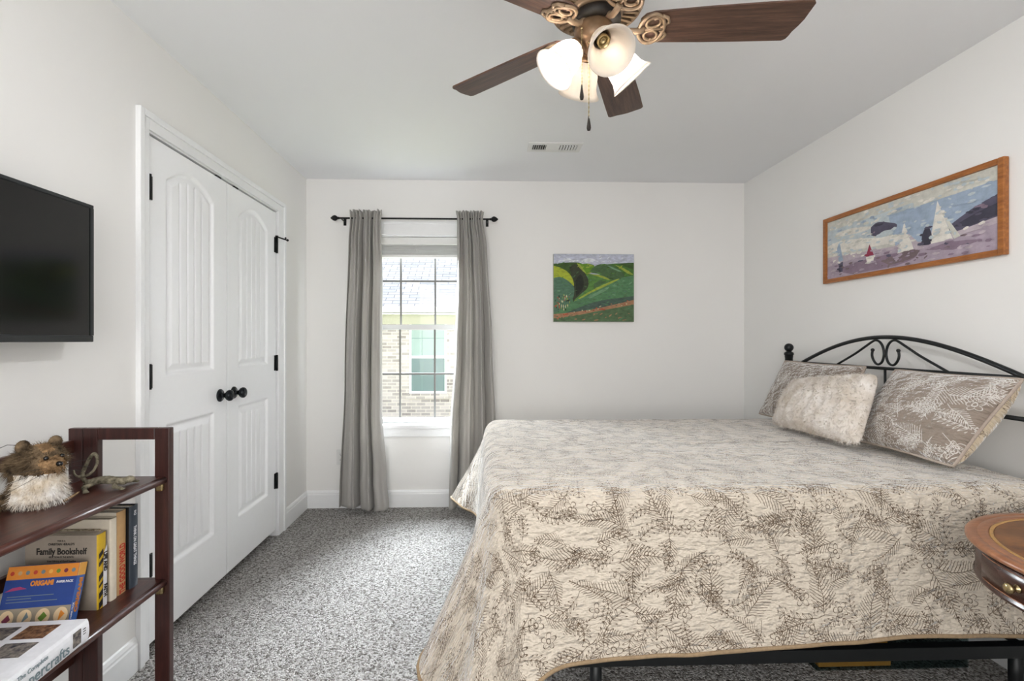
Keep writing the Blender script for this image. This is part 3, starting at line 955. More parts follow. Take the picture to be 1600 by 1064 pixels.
fy0, fy1, fz0, fz1 = 2.778, 1.790, 1.568, 1.941
FXo = XR - 0.024
fr = thing('framed_print', (XR - 0.012, (fy0 + fy1) / 2, fz0), 'long framed seaside print in an orange wood frame on the right wall', 'picture')
b = B()
fwd = 0.024
for (ya, yb, za, zb) in ((fy1, fy1 + fwd, fz0, fz1), (fy0 - fwd, fy0, fz0, fz1), (fy1 + fwd, fy0 - fwd, fz0, fz0 + fwd), (fy1 + fwd, fy0 - fwd, fz1 - fwd, fz1)):
    b.box(FXo, XR - 0.001, ya, yb, za, zb, bev=0.004)
obj('frame', b, M_OAK, fr)
b = painting('beach', fy0 - fy1 - 2 * fwd, fz1 - fz0 - 2 * fwd, sl, lambda a, c, k: (FXo + 0.012 - k * 0.06, fy0 - fwd - a, fz1 - fwd + c), SM)
obj('print', b, SM, fr, recalc=False)
obj('backing_board', B().box(FXo + 0.0125, XR - 0.002, fy1 + fwd, fy0 - fwd, fz0 + fwd, fz1 - fwd), M_CANVAS, fr)

# ------------------------------------------------------------------ ceiling fan
FX, FY = 0.330, 1.422
fan = thing('ceiling_fan', (FX, FY, H), 'bronze ceiling fan with five dark wood blades and four white glass lamps', 'ceiling fan')
T = lambda z: Matrix.Translation((FX, FY, z))
obj('canopy', B().lathe([(0, H - 0.0005), (0.075, H - 0.0005), (0.075, H - 0.012), (0.055, H - 0.04), (0.02, H - 0.05), (0.0, H - 0.05)], Matrix.Translation((FX, FY, 0)), 40), M_BRONZE, fan)
obj('motor_housing', B().lathe([(0, 2.395), (0.05, 2.393), (0.105, 2.375), (0.132, 2.335), (0.137, 2.285), (0.142, 2.275), (0.142, 2.262), (0.136, 2.252), (0.130, 2.236), (0.128, 2.222), (0.0, 2.222)], Matrix.Translation((FX, FY, 0)), 56), M_BRONZE, fan)
# slotted underside
b = B()
b.lathe([(0.131, 2.228), (0.136, 2.216), (0.131, 2.207), (0.121, 2.206), (0.119, 2.212), (0.121, 2.224)], Matrix.Translation((FX, FY, 0)), 56)
b.lathe([(0.078, 2.214), (0.078, 2.196), (0.068, 2.192), (0.0, 2.192)], Matrix.Translation((FX, FY, 0)), 48)
for k in range(34):
    a = 2 * math.pi * k / 34
    Mx = Matrix.Translation((FX, FY, 0)) @ Matrix.Rotation(a, 4, 'Z')
    b.box(0.074, 0.124, -0.0040, 0.0040, 2.203, 2.214, M=Mx @ Matrix.Translation((0, 0, 0)))
vr_ = obj('vent_ring', b, M_BRONZEL, fan)
obj('vent_recess', B().lathe([(0.06, 2.219), (0.124, 2.219), (0.124, 2.221), (0.06, 2.221)], Matrix.Translation((FX, FY, 0)), 40, closed=True), M_BRONZED, vr_)
obj('flywheel', B().lathe([(0, 2.19), (0.066, 2.19), (0.070, 2.184), (0.070, 2.168), (0.060, 2.160), (0, 2.160)], Matrix.Translation((FX, FY, 0)), 40), M_BRONZED, fan)
KX, KY = 0.322, 1.420
obj('switch_housing', B().lathe([(0, 2.16), (0.050, 2.16), (0.056, 2.152), (0.057, 2.118), (0.050, 2.104), (0.034, 2.094), (0.022, 2.085), (0.017, 2.072), (0.019, 2.064), (0.013, 2.054), (0.006, 2.047), (0, 2.045)], Matrix.Translation((KX, KY, 0)), 40), M_BRONZE, fan)

def blade_outline():
    pts = []
    r0, r1 = 0.112, 0.572
    up = [(r0, 0.030), (r0 + 0.012, 0.046), (r0 + 0.035, 0.053), (0.30, 0.061), (0.46, 0.066), (r1 - 0.030, 0.068), (r1 - 0.020, 0.062), (r1 - 0.016, 0.050), (r1 - 0.014, 0.036), (r1 - 0.006, 0.016), (r1, -0.006), (r1 + 0.002, -0.035), (r1 + 0.004, -0.058), (r1 - 0.004, -0.067)]
    dn = [(0.46, -0.066), (0.30, -0.061), (r0 + 0.035, -0.053), (r0 + 0.012, -0.046), (r0, -0.030)]
    return up + dn
bl_prism = B().prism(blade_outline(), 0.006, Matrix.Translation((0, 0, 0.0)), bev=0.0015)
me_blade = bpy.data.meshes.new('fan_blade'); bmesh.ops.recalc_face_normals(bl_prism.bm, faces=bl_prism.bm.faces); bl_prism.bm.to_mesh(me_blade); bl_prism.bm.free(); me_blade.materials.append(M_BLADE)
# blade iron: arm, scrolled open plate under the blade
ab = B()
ab.tube([(0.040, 0, 0.014), (0.060, 0, 0.008), (0.080, 0, -0.008), (0.102, 0, -0.010), (0.124, 0, -0.006)], [0.012, 0.010, 0.0085, 0.009, 0.010], 10)
def flat_ring(cx, cy, rx, ry, rot, r=0.0042, n=22, a0=0, a1=360):
    c, s = math.cos(R(rot)), math.sin(R(rot))
    p = []
    for i in range(n + 1):
        a = R(a0 + (a1 - a0) * i / n)
        x, y = rx * math.cos(a), ry * math.sin(a)
        p.append((cx + x * c - y * s, cy + x * s + y * c, -0.0045))
    return p
ab.tube(flat_ring(0.146, 0.0, 0.036, 0.050, 0, n=30)[:-1], 0.0052, 8, closed=True)
for s in (1, -1):
    ab.tube(flat_ring(0.148, 0.022 * s, 0.020, 0.016, 20 * s)[:-1], 0.0042, 8, closed=True)
    ab.tube([(0.168, 0.044 * s, -0.004), (0.186, 0.036 * s, -0.004), (0.192, 0.022 * s, -0.004), (0.182, 0.012 * s, -0.004), (0.172, 0.006 * s, -0.004)], 0.0046, 8)
    ab.ball((0.151, 0.036 * s, -0.006), (0.005, 0.005, 0.003)).ball((0.180, 0.0 * s, -0.006), (0.005, 0.005, 0.003))
ab.tube([(0.116, 0, -0.005), (0.182, 0, -0.004)], 0.005, 8)
me_arm = bpy.data.meshes.new('blade_arm'); bmesh.ops.recalc_face_normals(ab.bm, faces=ab.bm.faces); ab.bm.to_mesh(me_arm); ab.bm.free(); me_arm.materials.append(M_BRONZEL)
BZ = 2.152
for k in range(5):
    o = bpy.data.objects.new('blade', me_blade); COL.objects.link(o)
    o.parent = fan
    o.matrix_local = Matrix.Translation((0.012, 0.002, BZ - H)) @ Matrix.Rotation(R(-5.8 + 72 * k), 4, 'Z') @ Matrix.Rotation(R(-12), 4, 'X')
    a = bpy.data.objects.new('blade_arm', me_arm); COL.objects.link(a)
    a.parent = o
    a.location = (0, 0, 0)

# light kit
TILT = 42
def fan_lamp(phi, bulb):
    Mz = Matrix.Translation((KX, KY, 2.094)) @ Matrix.Rotation(R(phi), 4, 'Z') @ Matrix.Translation((0.052, 0, 0)) @ Matrix.Rotation(R(180 - TILT), 4, 'Y')
    # local +Z now points out and down along the lamp
    ar = B().tube([(KX + 0.03 * math.cos(R(phi)), KY + 0.03 * math.sin(R(phi)), 2.125), (KX + 0.046 * math.cos(R(phi)), KY + 0.046 * math.sin(R(phi)), 2.108), tuple(Mz @ Vector((0, 0, -0.008)))], 0.009, 10)
    ar.lathe([(0, -0.014), (0.016, -0.012), (0.026, -0.004), (0.0275, 0.008), (0.0255, 0.008), (0.024, -0.002), (0, -0.006)], Mz, 24)
    a = obj('lamp_holder', ar, M_BRONZE, fan)
    prof = [(0.023, 0.0), (0.030, 0.010), (0.039, 0.026), (0.045, 0.044), (0.0475, 0.062), (0.050, 0.078), (0.056, 0.092), (0.0655, 0.104)]
    inn = [(r - 0.0028, z) for r, z in prof][::-1]
    obj('glass_shade', B().lathe(prof + inn, Mz, 40, closed=True), M_SHADE, a)
    obj('socket', B().lathe([(0, 0.0), (0.0175, 0.0), (0.0175, 0.030), (0.0145, 0.031), (0.0135, 0.012), (0, 0.012)], Mz, 24), M_BRASS if not bulb else M_PLASTIC, a)
    if bulb:
        obj('bulb', B().lathe([(0.013, 0.014), (0.0135, 0.026), (0.018, 0.034), (0.024, 0.044), (0.0265, 0.054), (0.0255, 0.063), (0.020, 0.072), (0.011, 0.078), (0, 0.080)], Mz, 24), M_BULB, a)
fan_lamp(10, True)
fan_lamp(100, False)
fan_lamp(190, True)
fan_lamp(280, False)
for (x, y, zt, zb) in ((KX - 0.044, KY - 0.044, 2.125, 1.965), (KX - 0.021, KY - 0.030, 2.094, 1.884)):
    n = 34
    pts = [(x, y, zt + (zb - zt) * i / n) for i in range(n + 1)]
    cbm = B().tube(pts, [0.0011 if i % 2 else 0.0019 for i in range(n + 1)], 6)
    cbm.ball((x, y, zt), 0.004)
    ch = obj('pull_chain', cbm, M_BRASS, fan)
    obj('pull_fob', B().lathe([(0, 0), (0.0022, -0.001), (0.003, -0.010), (0.0055, -0.026), (0.0062, -0.034), (0.0045, -0.041), (0, -0.043)], Matrix.Translation((x, y, zb)), 16), M_BRONZED, ch)

# ------------------------------------------------------------------ bookcase
bc = thing('bookcase', (-1.12, 1.2, 0), 'dark cherry folding bookcase against the left wall under the television', 'bookcase')
EY = 1.546
def end_frame(y0, y1):
    b = B()
    b.box(-1.016, -0.971, y0, y1, 0.0, 0.972, bev=0.003)
    b.box(-1.232, -1.188, y0, y1, 0.0, 0.972, bev=0.003)
    b.box(-1.188, -1.016, y0 + 0.001, y1 - 0.001, 0.936, 0.972, bev=0.003)
    for z in (0.785, 0.468, 0.12):
        b.box(-1.188, -1.016, y0 + 0.002, y1 - 0.002, z, z + 0.034, bev=0.003)
    return b
obj('end_frame', end_frame(EY, EY + 0.022), M_SHELFV, bc)
obj('end_frame', end_frame(0.80, 0.822), M_SHELFV, bc)
obj('rear_post', B().box(-1.276, -1.2325, EY, EY + 0.022, 0.0, 0.972, bev=0.003), M_SHELFV, bc)
obj('rear_post', B().box(-1.276, -1.2325, 0.80, 0.822, 0.0, 0.972, bev=0.003), M_SHELFV, bc)
for z in (0.898, 0.582, 0.25):
    obj('back_rail', B().box(-1.272, -1.256, 0.822, EY, z, z + 0.038, bev=0.003), M_SHELF, bc)
for z in (0.822, 0.505, 0.155):
    s_ = obj('shelf', B().box(-1.214, -0.988, 0.8225, EY - 0.0005, z - 0.020, z, bev=0.004).tube([(-0.988, 0.8225, z - 0.011), (-0.988, EY - 0.0005, z - 0.011)], 0.0105, 12), M_SHELF, bc)
    obj('shelf_peg', B().box(-1.004, -0.984, EY - 0.014, EY - 0.0002, z - 0.042, z - 0.0205, bev=0.004), M_BRASS, s_)

# ------------------------------------------------------------------ books on the middle shelf
SZ = 0.505
def book_col(n, rgb, rough=0.5):
    return plain(n, rgb, rough, var=0.05, scale=60)
M_CREAM = book_col('ivory_cloth', (222, 212, 194))
M_TAN = book_col('tan_jacket', (196, 158, 110))
M_BKBLK = book_col('black_cover', (26, 28, 30), 0.35)
M_SLATE = book_col('slate_spine', (58, 66, 76), 0.35)
M_GREYC = book_col('grey_jacket', (164, 152, 138))
M_YEL = book_col('yellow_jacket', (214, 176, 44))
M_RED = book_col('red_ink', (188, 58, 38))
M_WHINK = book_col('white_ink', (232, 232, 236))
M_BLUE = book_col('blue_card', (36, 66, 138), 0.3)
M_BLUEL = book_col('light_blue_card', (64, 112, 196), 0.3)
M_ORANGE = book_col('orange_card', (222, 138, 50), 0.3)
M_ORANGEL = book_col('pale_orange_card', (238, 178, 84), 0.3)
M_GREYBAND = book_col('grey_card', (150, 140, 124), 0.3)
M_DISC = book_col('cream_disc', (226, 200, 162), 0.3)
M_MAROON = book_col('maroon_paper', (112, 34, 62))
M_GRNP = book_col('green_paper', (98, 132, 44))
M_GREYP = book_col('grey_paper', (112, 128, 134))
M_PINK = book_col('magenta_card', (168, 60, 112), 0.3)
M_PHOTO1 = fur_mat('brown_photo', (60, 40, 36), (150, 110, 80), 90)
M_PHOTO2 = fur_mat('grey_photo', (52, 52, 60), (150, 140, 130), 80)

def upright_book(x0, x1, y0, y1, h, cover, spine, label, group='books on the middle shelf', hollow=0.004):
    """spine faces the room (+x); covers face along y"""
    z0 = SZ + 0.0005
    bk = thing('book', ((x0 + x1) / 2, (y0 + y1) / 2, z0), label, 'book', group)
    c = 0.0025
    b = B()
    b.box(x0, x1 - c, y0, y0 + c, z0, z0 + h).box(x0, x1 - c, y1 - c, y1, z0, z0 + h)
    obj('cover', b, cover, bk)
    n = 8
    sp = B()
    yc, hw = (y0 + y1) / 2, (y1 - y0) / 2
    arc = [(x1 - c + 0.004 * math.cos(math.pi * (i / n - 0.5)), yc + hw * math.sin(math.pi * (i / n - 0.5))) for i in range(n + 1)]
    arc_i = [(x - c, yc + (y - yc) * 0.9) for x, y in arc]
    sp.prism(arc + arc_i[::-1], h, Matrix.Translation((0, 0, z0)))
    so = obj('spine', sp, spine, bk)
    obj('pages', B().box(x0 + 0.004, x1 - c - 0.001, y0 + c, y1 - c, z0 + hollow, z0 + h - hollow), M_PAPER, bk)
    return bk, so
SX = -1.046
bk, so = upright_book(-1.225, SX, 1.483, 1.519, 0.243, M_BKBLK, M_SLATE, 'tall black hardback with white spine lettering, nearest the end frame of the shelf')
text('lettering', 'THINK ON GREAT THINGS', 0.0155, (SX + 0.0022, 1.501, SZ + 0.125), (0, 0, -1), (0, 1, 0), M_WHINK, so, 0.0002, 0.62)
text('lettering', 'IVO', 0.013, (SX + 0.0022, 1.501, SZ + 0.222), (0, 0, -1), (0, 1, 0), M_WHINK, so, 0.0002, 0.7)
bk, so = upright_book(-1.215, SX - 0.008, 1.444, 1.480, 0.241, M_CREAM, M_TAN, 'tan hardback with red THE GOOD WORLD lettering on the spine')
text('lettering', 'THE GOOD WORLD', 0.030, (SX - 0.0055, 1.462, SZ + 0.075), (0, 0, 1), (0, -1, 0), M_RED, so, 0.0009, 0.52)
bk, so = upright_book(-1.222, SX - 0.006, 1.416, 1.441, 0.232, M_CREAM, M_CREAM, 'plain ivory hardback between the tan book and the marbled book')
M_MARB = fur_mat('marbled_cover', (120, 104, 84), (206, 194, 172), 140)
bk, so = upright_book(-1.236, -1.078, 1.405, 1.4145, 0.207, M_MARB, M_MARB, 'thin marbled book, only its top showing behind the grey jacketed book', hollow=0.002)
# Family Bookshelf volume with a yellow and black jacket spine
bk, so = upright_book(-1.246, SX - 0.008, 1.372, 1.4035, 0.205, M_GREYC, M_YEL, 'grey jacketed Family Bookshelf volume with yellow and black striped spine')
fyc = 1.3718
cov = [c for c in bk.children if c.name.startswith('cover')][0]
for s_, t_, z_, sz_, bo_, xs_ in (('lettering', 'Family Bookshelf', 0.162, 0.0245, 0.0007, 0.80), ('lettering', "CHRISTIAN HERALD'S", 0.182, 0.0085, 0.0002, 0.85), ('lettering', 'THIS IS A', 0.191, 0.006, 0.0001, 0.9), ('lettering', 'SELECTION OF THE MONTH', 0.147, 0.0065, 0.0001, 0.8), ('lettering', 'Your Library of Good Reading', 0.136, 0.0065, 0.0001, 0.95)):
    text(s_, t_, sz_, (-1.150, fyc, SZ + z_), (1, 0, 0), (0, 0, 1), M_INK, cov, bo_, xs_)
b = B()
sxx = SX - 0.0060
for i, (za, zb, k) in enumerate(((0.150, 0.164, 0), (0.128, 0.140, 0), (0.088, 0.104, 0), (0.070, 0.078, 0), (0.04, 0.056, 0), (0.012, 0.03, 0))):
    b.face([(sxx, 1.375, SZ + za - 0.012), (sxx + 0.0014, 1.388, SZ + za), (sxx + 0.0014, 1.388, SZ + zb), (sxx, 1.375, SZ + zb - 0.012)])
obj('black_stripes', b, M_INK, so)
b = B()
b.face([(sxx + 0.0016, 1.386, SZ + 0.002), (sxx + 0.0008, 1.402, SZ + 0.002), (sxx + 0.0008, 1.402, SZ + 0.170), (sxx + 0.0016, 1.389, SZ + 0.150)])
obj('pale_strip', b, M_WHINK, so)
text('lettering', 'LIFE AND', 0.017, (sxx + 0.0022, 1.3945, SZ + 0.125), (0, 0, -1), (0, 1, 0), M_INK, so, 0.0008, 0.75)
text('lettering', 'FAITH', 0.017, (sxx + 0.0022, 1.3945, SZ + 0.045), (0, 0, -1), (0, 1, 0), M_INK, so, 0.0008, 0.75)

# origami paper pack leaning back on the Family Bookshelf volume
og = thing('paper_pack', (-1.18, 1.345, SZ + 0.0008), 'blue and orange origami paper pack leaning back on the grey jacketed book', 'paper pack')
ow, oh, od = 0.163, 0.145, 0.032
OM = Matrix.Translation((-1.226, 1.266, SZ + 0.0115)) @ Matrix.Rotation(R(8), 4, 'Z') @ Matrix.Rotation(R(-19), 4, 'X')
# local: x right, z up, -y towards the viewer
def ofx(b): bmesh.ops.transform(b.bm, matrix=OM, verts=b.bm.verts); return b
obj('sleeve', ofx(B().box(0, ow, 0, od, 0, oh, bev=0.001)), M_BLUE, og)
fd = -0.0006
front = obj('front_face', ofx(B().box(0.0005, ow - 0.0005, fd, 0.0, 0.045, oh - 0.032)), M_BLUE, og)
obj('orange_band', ofx(B().box(0.0005, ow - 0.0005, fd, 0.0, oh - 0.032, oh - 0.0005)), M_ORANGE, og)
obj('grey_band', ofx(B().box(0.0005, ow - 0.0005, fd, 0.0, 0.0005, 0.045)), M_GREYBAND, og)
sp1 = obj('side_panel', ofx(B().box(ow, ow + 0.0006, 0.0005, od - 0.0005, 0.0005, oh - 0.032)), M_BLUEL, og)
obj('side_band', ofx(B().box(ow, ow + 0.0006, 0.0005, od - 0.0005, oh - 0.032, oh - 0.0005)), M_ORANGEL, og)
RX_, UZ_ = OM.to_3x3() @ Vector((1, 0, 0)), OM.to_3x3() @ Vector((0, 0, 1))
def op(x, y, z): return tuple(OM @ Vector((x, y, z)))
text('lettering', 'ORIGAMI', 0.0165, op(0.085, fd - 0.0005, oh - 0.044), RX_, UZ_, M_ORANGE, front, 0.0008, 0.78)
text('lettering', 'PAPER PACK', 0.008, op(0.137, fd - 0.0005, oh - 0.0435), RX_, UZ_, M_WHINK, front, 0.0002, 0.85)
for zz, wd in ((0.072, 0.105), (0.066, 0.055), (0.059, 0.115)):
    obj('text_line', ofx(B().box(0.012, 0.012 + wd, fd - 0.0003, fd, zz, zz + 0.0016)), M_GREYP, front)
obj('swoosh', ofx(B().prism([(0.004, 0.085), (0.020, 0.094), (0.036, 0.096), (0.052, 0.090), (0.030, 0.088)], 0.0004, Matrix.Translation((0, fd, 0)) @ Matrix.Rotation(R(90), 4, 'X'))), M_PINK, front)
SY_ = OM.to_3x3() @ Vector((0, 1, 0))
text('lettering', 'ORIGAMI', 0.0175, op(ow + 0.001, od * 0.60, 0.066), UZ_, -SY_, M_ORANGE, sp1, 0.001, 1.15)
text('lettering', 'PAPER PACK', 0.0075, op(ow + 0.001, od * 0.18, 0.030), UZ_, -SY_, M_WHINK, sp1, 0.0002, 0.9)
for i in range(4):
    cxp = 0.021 + i * 0.0405
    disc = [(cxp + 0.016 * math.cos(2 * math.pi * k / 24), 0.0225 + 0.019 * math.sin(2 * math.pi * k / 24)) for k in range(24)]
    d = obj('disc', ofx(B().prism(disc, 0.0004, Matrix.Translation((0, fd, 0)) @ Matrix.Rotation(R(90), 4, 'X'))), M_DISC, og)
    sh = [[(-.009, -.004), (-.002, -.013), (.010, -.002), (.003, .010)], [(.003, .013), (.009, .001), (-.005, -.012), (-.002, .0)], [(-.010, -.003), (-.001, -.012), (.010, .001), (.001, .011)], [(-.001, .012), (.009, .003), (-.004, -.013), (-.003, .004)]][i]
    obj('folded_square', ofx(B().prism([(cxp + a, 0.0225 + c) for a, c in sh], 0.0004, Matrix.Translation((0, fd - 0.0004, 0)) @ Matrix.Rotation(R(90), 4, 'X'))), (M_MAROON, M_GREYP, M_GRNP, M_ORANGE)[i], d)
for i in range(9):
    cxp = 0.012 + i * 0.0175
    disc = [(cxp + 0.0048 * math.cos(2 * math.pi * k / 10), oh - 0.017 + 0.0052 * math.sin(2 * math.pi * k / 10)) for k in range(10)]
    obj('band_motif', ofx(B().prism(disc, 0.0003, Matrix.Translation((0, fd, 0)) @ Matrix.Rotation(R(90), 4, 'X'))), (M_RED, M_TAN, M_GREYP, M_RED, M_GREYP, M_ORANGEL, M_GRNP, M_MAROON, M_GREYP)[i], og)

# papercrafts book lying flat
pc = thing('book', (-1.09, 1.07, SZ + 0.0005), 'thick white papercrafts book lying flat at the front of the middle shelf', 'book', 'books on the middle shelf')
PM = Matrix.Translation((-0.975, 1.238, SZ + 0.0006)) @ Matrix.Rotation(R(4), 4, 'Z')
# local: x negative into the shelf, y negative towards the camera
pwid, plen, pth = 0.225, 0.29, 0.052
def pfx(b): bmesh.ops.transform(b.bm, matrix=PM, verts=b.bm.verts); return b
b = B().box(-pwid, 0, -plen, 0, pth - 0.003, pth, bev=0.001).box(-pwid, 0, -plen, 0, 0, 0.003, bev=0.001)
pcov = obj('cover', pfx(b), M_WHINK, pc)
n = 8
arc = [(-0.002 + 0.006 * math.cos(math.pi * (i / n - .5)), pth / 2 + pth / 2 * math.sin(math.pi * (i / n - .5))) for i in range(n + 1)]
spp = B().prism(arc + [(x - 0.003, pth / 2 + (z - pth / 2) * 0.9) for x, z in arc[::-1]], plen, Matrix.Translation((0, 0, 0)) @ Matrix.Rotation(R(90), 4, 'X'))
psp = obj('spine', pfx(spp), M_WHINK, pc)
obj('pages', pfx(B().box(-pwid + 0.004, -0.003, -plen + 0.003, -0.003, 0.003, pth - 0.003)), M_PAPER, pc)
def pp(x, y, z): return tuple(PM @ Vector((x, y, z)))
PX_, PY_ = PM.to_3x3() @ Vector((1, 0, 0)), PM.to_3x3() @ Vector((0, 1, 0))
text('lettering', 'Papercrafts', 0.034, pp(0.0052, -0.135, 0.018), PY_, (0, 0, 1), M_GREYP, psp, 0.0003, 0.92)
text('lettering', 'The Complete', 0.014, pp(0.0052, -0.165, 0.039), PY_, (0, 0, 1), M_GREYP, psp, 0.0001, 0.95)
obj('spine_photo', pfx(B().box(0.0036, 0.0048, -0.052, -0.028, 0.010, 0.044)), M_PHOTO2, psp)
for i in range(3):
    obj('spine_mark', pfx(B().box(0.0036, 0.0046, -0.020, -0.012, 0.024 + i * 0.006, 0.0255 + i * 0.006)), M_INK, psp)
for i, (xa, xb, ya, yb, m) in enumerate(((-0.115, -0.045, -0.075, -0.020, M_PHOTO1), (-0.195, -0.130, -0.075, -0.022, M_PHOTO2), (-0.110, -0.040, -0.145, -0.090, M_PHOTO2), (-0.195, -0.125, -0.145, -0.092, M_PHOTO1))):
    obj('cover_photo', pfx(B().box(xa, xb, ya, yb, pth, pth + 0.0004)), m, pcov)

# ------------------------------------------------------------------ fur animal figurine
AZ = 0.822
def surf_points(o, n=None):
    return [(v.co.copy(), v.normal.copy()) for v in o.data.vertices]
fc = Vector((-1.135, 1.285, AZ + 0.003))
RotF = Matrix.Rotation(R(68), 3, 'Z')
def fl(x, y, z): return fc + RotF @ Vector((x, y, z))     # local: -y is where it looks
cat = thing('fur_figurine', tuple(fc), 'furry brown and white animal figurine with whiskers on the top shelf', 'figurine')
balls = [(fl(0, 0.005, 0.045), (0.058, 0.052, 0.046)), (fl(0.0, -0.02, 0.050), (0.046, 0.042, 0.048)), (fl(0.0, 0.0, 0.022), (0.062, 0.058, 0.022)),
         (fl(0.004, -0.012, 0.112), (0.047, 0.045, 0.044)), (fl(0.006, -0.048, 0.105), (0.024, 0.022, 0.020)), (fl(-0.008, 0.02, 0.095), (0.05, 0.042, 0.045)),
         (fl(-0.058, 0.045, 0.018), (0.024, 0.03, 0.017))]
body = blob('body', balls, 0.006, M_FURDK, cat, 5)
body.data.materials.append(M_FURWH); body.data.materials.append(M_FURBR)
def zone(co):
    l = RotF.transposed() @ (co - fc)
    if l.z < 0.082 and l.y < 0.018 + 0.2 * l.x and l.z > 0.0: return 1
    if l.y < -0.047 and l.z > 0.085 and l.z < 0.128: return 2
    if l.z > 0.138 and abs(l.x) < 0.012 and l.y < 0: return 2
    return 0
for p in body.data.polygons:
    p.material_index = zone(p.center)
    p.use_smooth = True
fb = B()
strands(fb, surf_points(body), 5200, 0.017, 0.0007, (0, 0, -0.55), 0.55, mi=zone)
strands(fb, [q for q in surf_points(body) if q[0].z > AZ + 0.105 and zone(q[0]) == 0], 1500, 0.024, 0.0007, RotF @ Vector((0, 0.8, -0.2)), 0.5, mi=zone)
fo = obj('fur', fb, [M_FURDK, M_FURWH, M_FURBR], cat, kind='stuff', recalc=False)
for s in (-1, 1):
    e = B().ball(fl(0.034 * s + 0.004, 0.002, 0.152), (0.016, 0.008, 0.017), RotF.to_4x4().to_3x3())
    strands(e, [(fl(0.034 * s + 0.004 + 0.015 * math.cos(a), 0.002, 0.152 + 0.015 * math.sin(a)), Vector((math.cos(a), 0, math.sin(a)))) for a in [i * 0.2 for i in range(20)]], 120, 0.008, 0.0006, (0, 0, 0.1), 0.5)
    obj('ear', e, M_FURDK, cat, recalc=False)
    obj('eye', B().ball(fl(0.017 * s + 0.006, -0.054, 0.124), 0.0055), M_NOSE, cat)
obj('nose', B().ball(fl(0.008, -0.071, 0.108), (0.0085, 0.006, 0.0065)), M_NOSE, cat)
for s in (-1, 1):
    for i in range(3):
        wb = B().tube([fl(0.012 * s, -0.062, 0.100 - 0.004 * i), fl(0.05 * s, -0.07, 0.105 - 0.012 * i), fl(0.085 * s, -0.055, 0.100 - 0.02 * i)], 0.0005, 5)
        obj('whisker', wb, M_INK, cat)
wb = B().tube([fl(-0.01, 0.02, 0.150), fl(-0.045, 0.035, 0.158), fl(-0.075, 0.05, 0.142), fl(-0.082, 0.055, 0.128)], 0.0008, 5)
obj('long_hair', wb, M_INK, cat)
tb = B().tube([fl(0.03, -0.045, 0.004), fl(0.06, -0.03, 0.007), fl(0.085, -0.01, 0.008)], [0.004, 0.0035, 0.002], 8)
obj('paw_braid', tb, M_FURBR, cat)

# carved lizard with a curled tail
lc = Vector((-1.085, 1.435, AZ + 0.001))
RotL = Matrix.Rotation(R(8), 3, 'Z')
def ll(x, y, z): return lc + RotL @ Vector((x, y, z))
lb = []
for i in range(9):
    t = i / 8
    lb.append((ll(-0.035 + 0.085 * t, 0.004 * math.sin(6 * t), 0.015 + 0.006 * math.sin(3.1 * t)), (0.013, 0.016 * math.sin(0.5 + 2.3 * t) + 0.003, 0.011)))
lb.append((ll(0.066, 0.0, 0.020), (0.016, 0.012, 0.010)))
for (x, y, ex, ey, fx_, fy_) in ((-0.022, -0.01, -0.03, -0.035, -0.016, -0.052), (-0.022, 0.01, -0.04, 0.032, -0.06, 0.034), (0.036, -0.01, 0.045, -0.034, 0.062, -0.038), (0.036, 0.01, 0.045, 0.03, 0.06, 0.036)):
    for i in range(5):
        t = i / 4
        lb.append((ll(x + (ex - x) * t, y + (ey - y) * t, 0.014 - 0.004 * t), 0.0068))
        lb.append((ll(ex + (fx_ - ex) * t, ey + (fy_ - ey) * t, 0.010 - 0.004 * t), (0.0062, 0.0062, 0.005)))
    for a in (-0.5, 0, 0.5):
        d = Vector((fx_ - ex, fy_ - ey, 0)).normalized(); d = Matrix.Rotation(a, 3, 'Z') @ d
        for i in range(3):
            lb.append((ll(fx_ + d.x * 0.005 * i, fy_ + d.y * 0.005 * i, 0.004), (0.0036, 0.0036, 0.003)))
tail = [(-0.04, 0.0, 0.016), (-0.052, 0.002, 0.024), (-0.056, 0.004, 0.040), (-0.05, 0.006, 0.060), (-0.040, 0.006, 0.082), (-0.028, 0.004, 0.096), (-0.018, 0.0, 0.090), (-0.016, -0.002, 0.070), (-0.024, -0.004, 0.050), (-0.038, -0.006, 0.038), (-0.056, -0.006, 0.034), (-0.070, -0.004, 0.040), (-0.074, -0.002, 0.052)]
tl = catmull(tail, 4)
for i, p in enumerate(tl):
    lb.append((ll(p.x, p.y, p.z), 0.0062 - 0.0032 * i / len(tl)))
blob('lizard_figurine', lb, 0.0025, M_LIZ, None, 2, label='small grey carved lizard figurine with a curled tail on the top shelf', cat='figurine')

